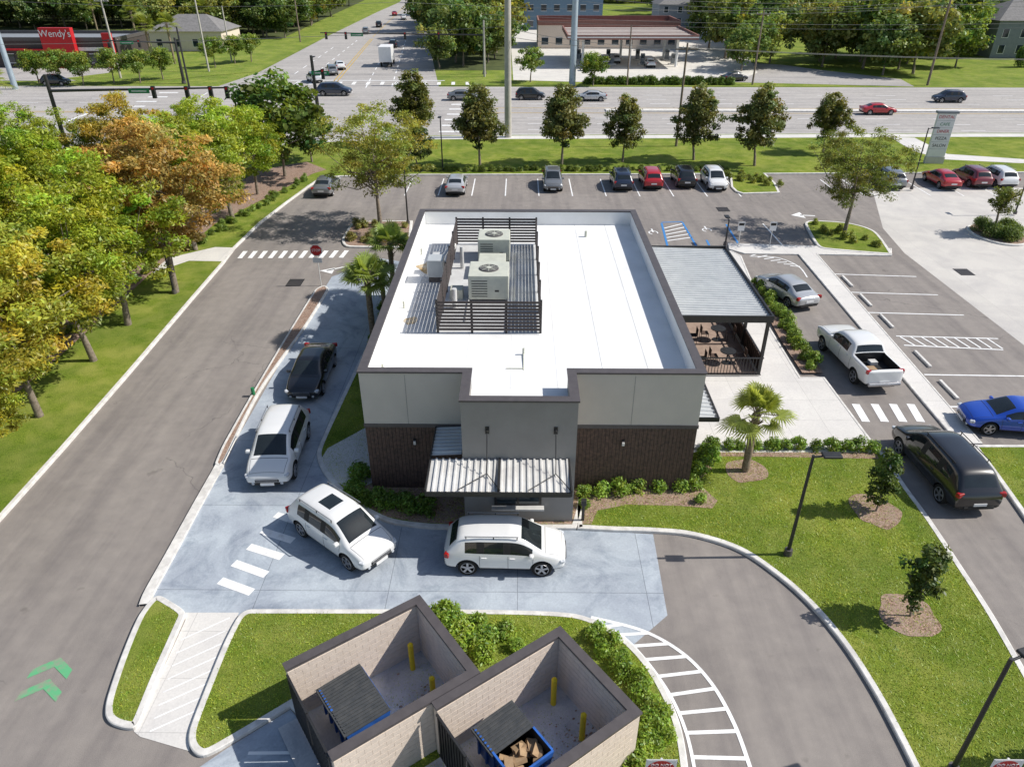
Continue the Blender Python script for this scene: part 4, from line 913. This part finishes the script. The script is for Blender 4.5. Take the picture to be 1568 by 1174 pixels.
for x,y,k,c,f in [(512,139,'big',PD,0),(812,145,'suv',PK,0),(709,146,'sed',PG,0),(905,147,'sed',PS,180),(1345,167,'sed',PR,0),(1453,149,'suv',PD,180),(481,119,'suv',PS,120),(508,108,'suv',PG,110),(520,100,'sed',PW,110),(602,68,'suv',PK,95),(580,38,'suv',PK,100),(604,21,'sed',PR,100),(560,48,'suv',PG,100),(628,6,'suv',PK,95),(618,27,'sed',PW,100),(925,92,'suv',PS,90),(1125,118,'sed',PK,20),(85,124,'suv',PK,0)]:
    a=G(x,y,.7); put('car_on_road' if y<160 and x<1120 else 'car',carmesh(k,c),None,(a[0],a[1],0),R_(f),1.0)
bt=B(); bt.box(-3.6,1.2,-1.2,1.2,.9,3.6,WHITEM,ch=.06); bt.box(1.3,3.2,-1.05,1.05,.6,2.3,WHITEM,ch=.25); bt.box(2.35,3.22,-.95,.95,1.55,2.15,GLASS,ch=.08); bt.box(-3.6,3.0,-.5,.5,.55,.9,TRIM)
for x in(-2.4,2.3):
    for y in(-.95,.95): bt.cyl((x,y-.14,.48),(x,y+.14,.48),.48,.48,20,TIRE)
bt.obj('box_truck',None,(*G(594,100,0),0),R_(93))

# ---------------------------------------------------------------- street furniture
def lamp(px,py,h,arm=(1,0),lvl=.12,loc=None):
    p=loc or G(px,py); b=B(); b.cyl((0,0,0),(0,0,.25),.16,.14,12,CAP); b.cyl((0,0,.25),(0,0,h),.07,.05,10,BLACK); a=Vector(arm).normalized()
    e=Vector((a.x*.35,a.y*.35,h-.02)); b.cyl((0,0,h-.08),e,.035,.035,8,BLACK)
    T=Matrix.Translation((a.x*.62,a.y*.62,h))@Matrix.Rotation(math.atan2(a.y,a.x),4,'Z'); b.box(-.32,.32,-.17,.17,-.04,.05,BLACK,T,ch=.03); b.box(-.25,.25,-.13,.13,-.05,-.04,HEADL,T)
    b.obj('street_lamp',None,(p[0],p[1],lvl))
lamp(1205,852,4.5,(1,.0)); lamp(678,262,5.2,(0,-1)); lamp(625,345,5,(0,-1)); lamp(268,452,4.6,(-1,0)); lamp(1455,1185,4.6,(1,.3)); lamp(492,195,8,(0,1)); lamp(1395,292,5.5,(1,0)); lamp(1553,330,5,(0,1)); lamp(1110,378,2.0,(0,1))
def sign(kind,px,py,h,face,txt=None,lvl=0.0):
    p=G(px,py); root=empty('stop_sign' if kind=='stop' else ('do_not_enter_sign' if kind=='dne' else 'traffic_sign'),(p[0],p[1],lvl),face)
    b=B(); b.cyl((0,0,0),(0,0,h+.35),.03,.03,8,METAL); b.obj('post',root)
    b=B()
    if kind=='stop':
        for r,yy,m in((.42,-.045,WHITEM),(.375,-.049,REDM)): b.add([(r*math.cos(R_(22.5+45*i)),yy,h+r*math.sin(R_(22.5+45*i))) for i in range(8)],[list(range(8))],m)
        b.add([(.42*math.cos(R_(22.5+45*i)),-.04,h+.42*math.sin(R_(22.5+45*i))) for i in range(8)],[list(range(8))[::-1]],METAL)
        b.box(-.3,.3,-.05,-.04,h-.85,h-.5,WHITEM)
    elif kind=='dne':
        b.box(-.38,.38,-.045,-.035,h-.38,h+.38,WHITEM); b.box(-.35,.35,-.05,-.045,h-.35,h+.35,WHITEM)
        b.cyl((0,-.052,h),(0,-.05,h),.34,.34,28,REDM); b.box(-.25,.25,-.056,-.052,h-.05,h+.05,WHITEM)
    else: b.box(-.25,.25,-.045,-.035,h-.35,h+.35,WHITEM); b.box(-.2,.2,-.05,-.045,h+.05,h+.25,BLACK)
    b.obj('sign_panel',root)
    if txt: 
        for i,tt in enumerate(txt.split('|')): text(tt,.24 if kind=='stop' else .13,(0,-.058,h+(0 if kind=='stop' else (.17 if i==0 else -.17))),(math.pi/2,0,0),WHITEM,root)
sign('stop',492,438,2.5,0,'STOP')
def sign2(px,py,h):
    p=G(px,py,h); q=inv(p[0],p[1],0); sign('dne',q[0],q[1],h,0,'DO NOT|ENTER')
sign2(1011,1174,1.9); sign2(1537,1174,1.9)
sign('x',1130,378,1.6,0); sign('x',1178,378,1.6,0)
def pole(name,px,py,h,r0,r1,mat,arms=()):
    p=G(px,py); b=B(); b.cyl((0,0,-.2),(0,0,h),r0,r1,14,mat)
    for z,w_ in arms:
        b.box(-w_/2,w_/2,-.07,.07,z-.07,z+.07,mat)
        for x in(-w_/2+.1,-w_/6,w_/6,w_/2-.1): b.cyl((x,0,z+.07),(x,0,z+.3),.05,.04,6,METAL)
    b.obj(name,None,(p[0],p[1],0)); return p
p1=pole('utility_pole',778,212,30,.42,.28,POLEC); p2=pole('utility_pole',876,131,32,.55,.38,POLES)
p3=pole('utility_pole',1035,226,10.8,.15,.1,POLEW,((10.2,2.4),)); p4=pole('utility_pole',1420,131,14,.2,.14,POLEW,((13,2.8),(11.5,2.4)))
p5=pole('utility_pole',24,137,22,.45,.3,POLES); p6=pole('utility_pole',960,131,9,.14,.1,POLEW); p7=pole('utility_pole',185,120,13,.2,.13,POLEC,((12,2.4),)); p8=pole('utility_pole',742,118,9,.2,.14,POLEC)
pole('utility_pole',320,110,14,.18,.12,POLEC,((13,2.4),)); pole('utility_pole',460,65,13,.18,.12,POLEW,((12.3,2.4),)); pole('utility_pole',355,95,10,.15,.1,POLEC); pole('utility_pole',290,135,9,.16,.12,BLACK)
pole('utility_pole',1152,130,11,.16,.11,POLEW,((10.5,2.2),)); 
wr=B()
def wire(a,c,sag):
    a=Vector(a);c=Vector(c);N=16;pr=a
    for i in range(1,N+1):
        t_=i/N; q=a.lerp(c,t_)-Vector((0,0,4*sag*t_*(1-t_))); wr.cyl(pr,q,.022,.022,4,WIRE,cap=False); pr=q
for dz in (0,.7,1.4): wire((p2[0],p2[1],12.5+dz),(p4[0],p4[1]+dz,12.0+dz),1.6); wire((p4[0],p4[1]+dz,12+dz),(260,130+dz,13+dz),2)
for dz in (0,.8): wire((p1[0],p1[1],11+dz),(p3[0],p3[1]+dz,10.3),.5); wire((p3[0],p3[1]+dz,10.3),(150,95+dz,11.5),2.2)
for z in (9.2,9.9): wire((p8[0],p8[1],z),(150,137,z+1.5),2.2)
wire((-120,150,13),(-20,134,12),1.5); wire((-20,134,12),(90,133,12.6),1.5); wire((-140,91,12),(p1[0],p1[1],12),2.0)
wr.obj('power_lines')
def sigs(b,x,y,z):
    b.box(x-.2,x+.2,y-.15,y+.15,z-.6,z+.6,BLACK,ch=.03)
    for k,mm in enumerate((REDM,YELP,GREENM)): b.cyl((x,y-.17,z+.38-k*.38),(x,y-.15,z+.38-k*.38),.13,.13,12,mm if k==0 else TRIM)
def mast(name,px,py,h,armz,L_,hx,sx,names=True):
    p=G(px,py); b=B(); b.cyl((0,0,0),(0,0,h),.26,.17,14,BLACK); b.cyl((0,0,armz),(L_,0,armz+.35),.15,.08,10,BLACK); b.cyl((0,0,0),(0,0,.4),.4,.36,12,CAP)
    for x in sx: sigs(b,x,-.1,armz-.1)
    b.box(hx-1.1,hx+1.1,-.2,-.16,armz-.2,armz+.25,GREENM); b.box(hx-.8,hx+.8,-.21,-.2,armz-.03,armz+.08,WHITEM); b.obj(name,None,(p[0],p[1],0))
mast('traffic_signal_mast',106,238,8.2,6.6,19,9.5,(11,14.5,17,18.7)); mast('traffic_signal_mast',742,114,7.5,6.4,-29,-22.5,(-28,-24.5,-14,-8))
mast('traffic_signal_mast',282,128,7,6.2,-12,-8,(-11,-6)); mast('traffic_signal_mast',490,192,8.2,6.2,1.2,.9,(1.2,))
p=G(1428,252); rt_=empty('pylon_sign',(p[0],p[1],.1),-.06); b=B(); b.box(-.95,.95,-.2,.2,0,.7,CONCL); b.box(-.9,.9,-.16,.16,.7,5.0,WHITEM,ch=.02); b.box(-1.05,1.05,-.28,.28,5.0,5.22,SIDG)
for z in (1.5,2.2,2.9,3.6,4.3): b.box(-.9,.9,-.165,-.16,z,z+.02,SIDG)
b.obj('sign_body',rt_)
for i,(tt,m_) in enumerate([('DENTAL',REDM),('CAFE',GREENM),('DINER',REDM),('PIZZA',TRIM),('SALON',TRIM)]): text(tt,.42,(0,-.17,4.65-i*.7),(math.pi/2,0,0),m_,rt_)
b=B(); p=G(389,607); b.cyl((p[0],p[1],.1),(p[0],p[1],.5),.09,.09,10,GREENM); b.obj('utility_marker')
b=B(); p=G(892,800); b.cyl((p[0],p[1],.1),(p[0],p[1],.95),.06,.06,10,BLACK); b.box(p[0]-.1,p[0]+.1,p[1]-.1,p[1]+.1,.9,1.15,BLACK,ch=.02); b.obj('path_light')

# ---------------------------------------------------------------- background buildings
def bldg(name,x0,x1,y0,y1,h,wallm,roofm,par=.5,floors=1,band=None):
    r=empty(name,(x0,y0,0)); W_=x1-x0;D=y1-y0; b=B()
    b.box(0,W_,0,D,0,h,wallm); b.obj('walls',r)
    b=B(); b.box(.3,W_-.3,.3,D-.3,h,h+.02,roofm)
    for a in((-.1,W_+.1,-.1,.25),(-.1,W_+.1,D-.25,D+.1),(-.1,.25,.25,D-.25),(W_-.25,W_+.1,.25,D-.25)): b.box(*a,h,h+par,CAP if band is None else band)
    b.obj('roof',r); b=B()
    n=max(2,int(W_/3.2)); fh=h/floors
    for f in range(floors):
        for i in range(n):
            xx=W_*(i+.5)/n; b.box(xx-.75,xx+.75,-.06,-.001,f*fh+.8,f*fh+2.3,WGLASS); b.box(xx-.85,xx+.85,-.08,-.061,f*fh+.7,f*fh+.8,WHITEM); b.box(xx-.85,xx+.85,-.08,-.061,f*fh+2.3,f*fh+2.4,WHITEM)
    b.obj('windows',r); return r
def gable(name,x0,x1,y0,y1,h,rh,wallm,floors=2):
    r=empty(name,(x0,y0,0)); W_=x1-x0;D=y1-y0; b=B(); b.box(0,W_,0,D,0,h,wallm); b.obj('walls',r)
    b=B(); e=.5; b.add([(-e,-e,h),(W_+e,-e,h),(W_+e,D+e,h),(-e,D+e,h),(D*.4,D/2,h+rh),(W_-D*.4,D/2,h+rh)],[(0,1,5,4),(1,2,5),(2,3,4,5),(3,0,4),(3,2,1,0)],SHING); b.obj('roof',r)
    b=B(); n=max(3,int(W_/3.5))
    for f in range(floors):
        for i in range(n):
            xx=W_*(i+.5)/n; z=f*3+.9; b.box(xx-.6,xx+.6,-.05,-.001,z,z+1.5,WGLASS); b.box(xx-.7,xx+.7,-.06,-.051,z-.1,z,WHITEM); b.box(xx-.7,xx-.6,-.06,-.051,z,z+1.5,WHITEM); b.box(xx+.6,xx+.7,-.06,-.051,z,z+1.5,WHITEM)
    b.obj('windows',r); return r
ff=bldg('fast_food_restaurant',-112,-76.5,150,164,4.6,DARKB,SIDG,.6,1,CAP)
b=B(); b.box(22,28,-1.2,-.05,.0,6.9,REDM); b.box(28.1,35,-.2,-.05,2.9,3.5,METAL); b.box(2,22,-.9,-.05,3.0,3.25,REDM); b.box(33.5,35.2,-1.0,-.25,0,6,REDM); b.obj('red_tower',ff)
text("Wendy's",1.7,(25,-1.25,5.9),(math.pi/2,0,0),WHITEM,ff)
gs=empty('gas_station',(9,149,0))
b=B(); b.box(0,24,0,20,5.3,5.4,CONCL); b.box(-.2,24.2,-.25,0,5.0,5.8,BRICKR); b.box(-.2,24.2,20,20.25,5.0,5.8,BRICKR); b.box(-.25,0,0,20,5.0,5.8,BRICKR); b.box(24,24.25,0,20,5.0,5.8,BRICKR)
for k in range(1,7): b.box(0,24,k*2.85-.15,k*2.85+.15,5.4,5.5,BRICKR)
b.box(-.2,24.2,-.28,-.25,5.3,5.5,WHITEM); b.obj('canopy',gs); b=B()
for x in(3,12,21):
    for y in(3,17): b.cyl((x,y,0),(x,y,5.3),.25,.25,10,WHITEM)
for x in(3,9,15,21):
    for y in(6,13): b.box(x-.9,x+.9,y-.45,y+.45,0,.2,KERB); b.box(x-.4,x+.4,y-.3,y+.3,.2,2.0,SIDG,ch=.05); b.box(x-.3,x+.3,y-.32,y-.3,1.2,1.8,WGLASS)
b.obj('pumps_and_columns',gs)
for x,y,k,c,f in [(14,146.5,'suv',PK,0),(25,152,'sed',PW,90),(19,158,'suv',PS,90),(3,160,'sed',PG,90)]: put('car',carmesh(k,c),None,(x,y,0),R_(f))
bldg('convenience_store',4,36,182,196,4.8,BLOCK,BRICKR,1.0,1,BRICKR)
bldg('office_building',1,23,228,245,8.0,SIDB,CONCL,.6,2)
gable('townhouse',98,124,166,180,7,3.5,SIDG); gable('townhouse',128,156,172,188,7,3.5,SIDG); gable('townhouse',82,106,200,214,6.5,3.5,SIDG); gable('townhouse',40,60,235,248,6,3,SIDG); gable('house',-82,-66,176,188,4,3,BLOCK,1)
e=empty('cypress_hedge',(90,150,0))
for i in range(16): put('shrub',BALL,e,(i*3.1+6,2+i*.3,0),i,(1.2,1.2,3.0),(.12,.21,.05))

# ---------------------------------------------------------------- light, sky, camera
el=R_(44); az=math.atan2(.03,1.0); S=Vector((math.cos(el)*math.cos(az),math.cos(el)*math.sin(az),math.sin(el)))
sd=bpy.data.lights.new('sun','SUN'); sd.energy=5.0; sd.angle=R_(.5); sd.color=(1,.955,.885); so=bpy.data.objects.new('sun',sd); scene.collection.objects.link(so); so.rotation_euler=S.to_track_quat('Z','Y').to_euler(); so.location=(30,0,60)
wd=bpy.data.worlds.new('World'); scene.world=wd; wd.use_nodes=True; n=wd.node_tree.nodes; l=wd.node_tree.links
sk=n.new('ShaderNodeTexSky'); sk.sky_type='NISHITA'; sk.sun_disc=False; sk.sun_elevation=el; sk.sun_rotation=math.pi/2-az; l.new(sk.outputs[0],n['Background'].inputs[0]); n['Background'].inputs[1].default_value=.115
scene.view_settings.view_transform='Standard'; scene.view_settings.look='None'; scene.view_settings.exposure=0
cd=bpy.data.cameras.new('camera'); cd.sensor_width=36; cd.lens=36*F/1568; cd.clip_end=6000; cd.clip_start=.1
co=bpy.data.objects.new('camera',cd); scene.collection.objects.link(co); co.location=(0,0,H); co.rotation_euler=(math.pi/2-P,0,YAW); scene.camera=co
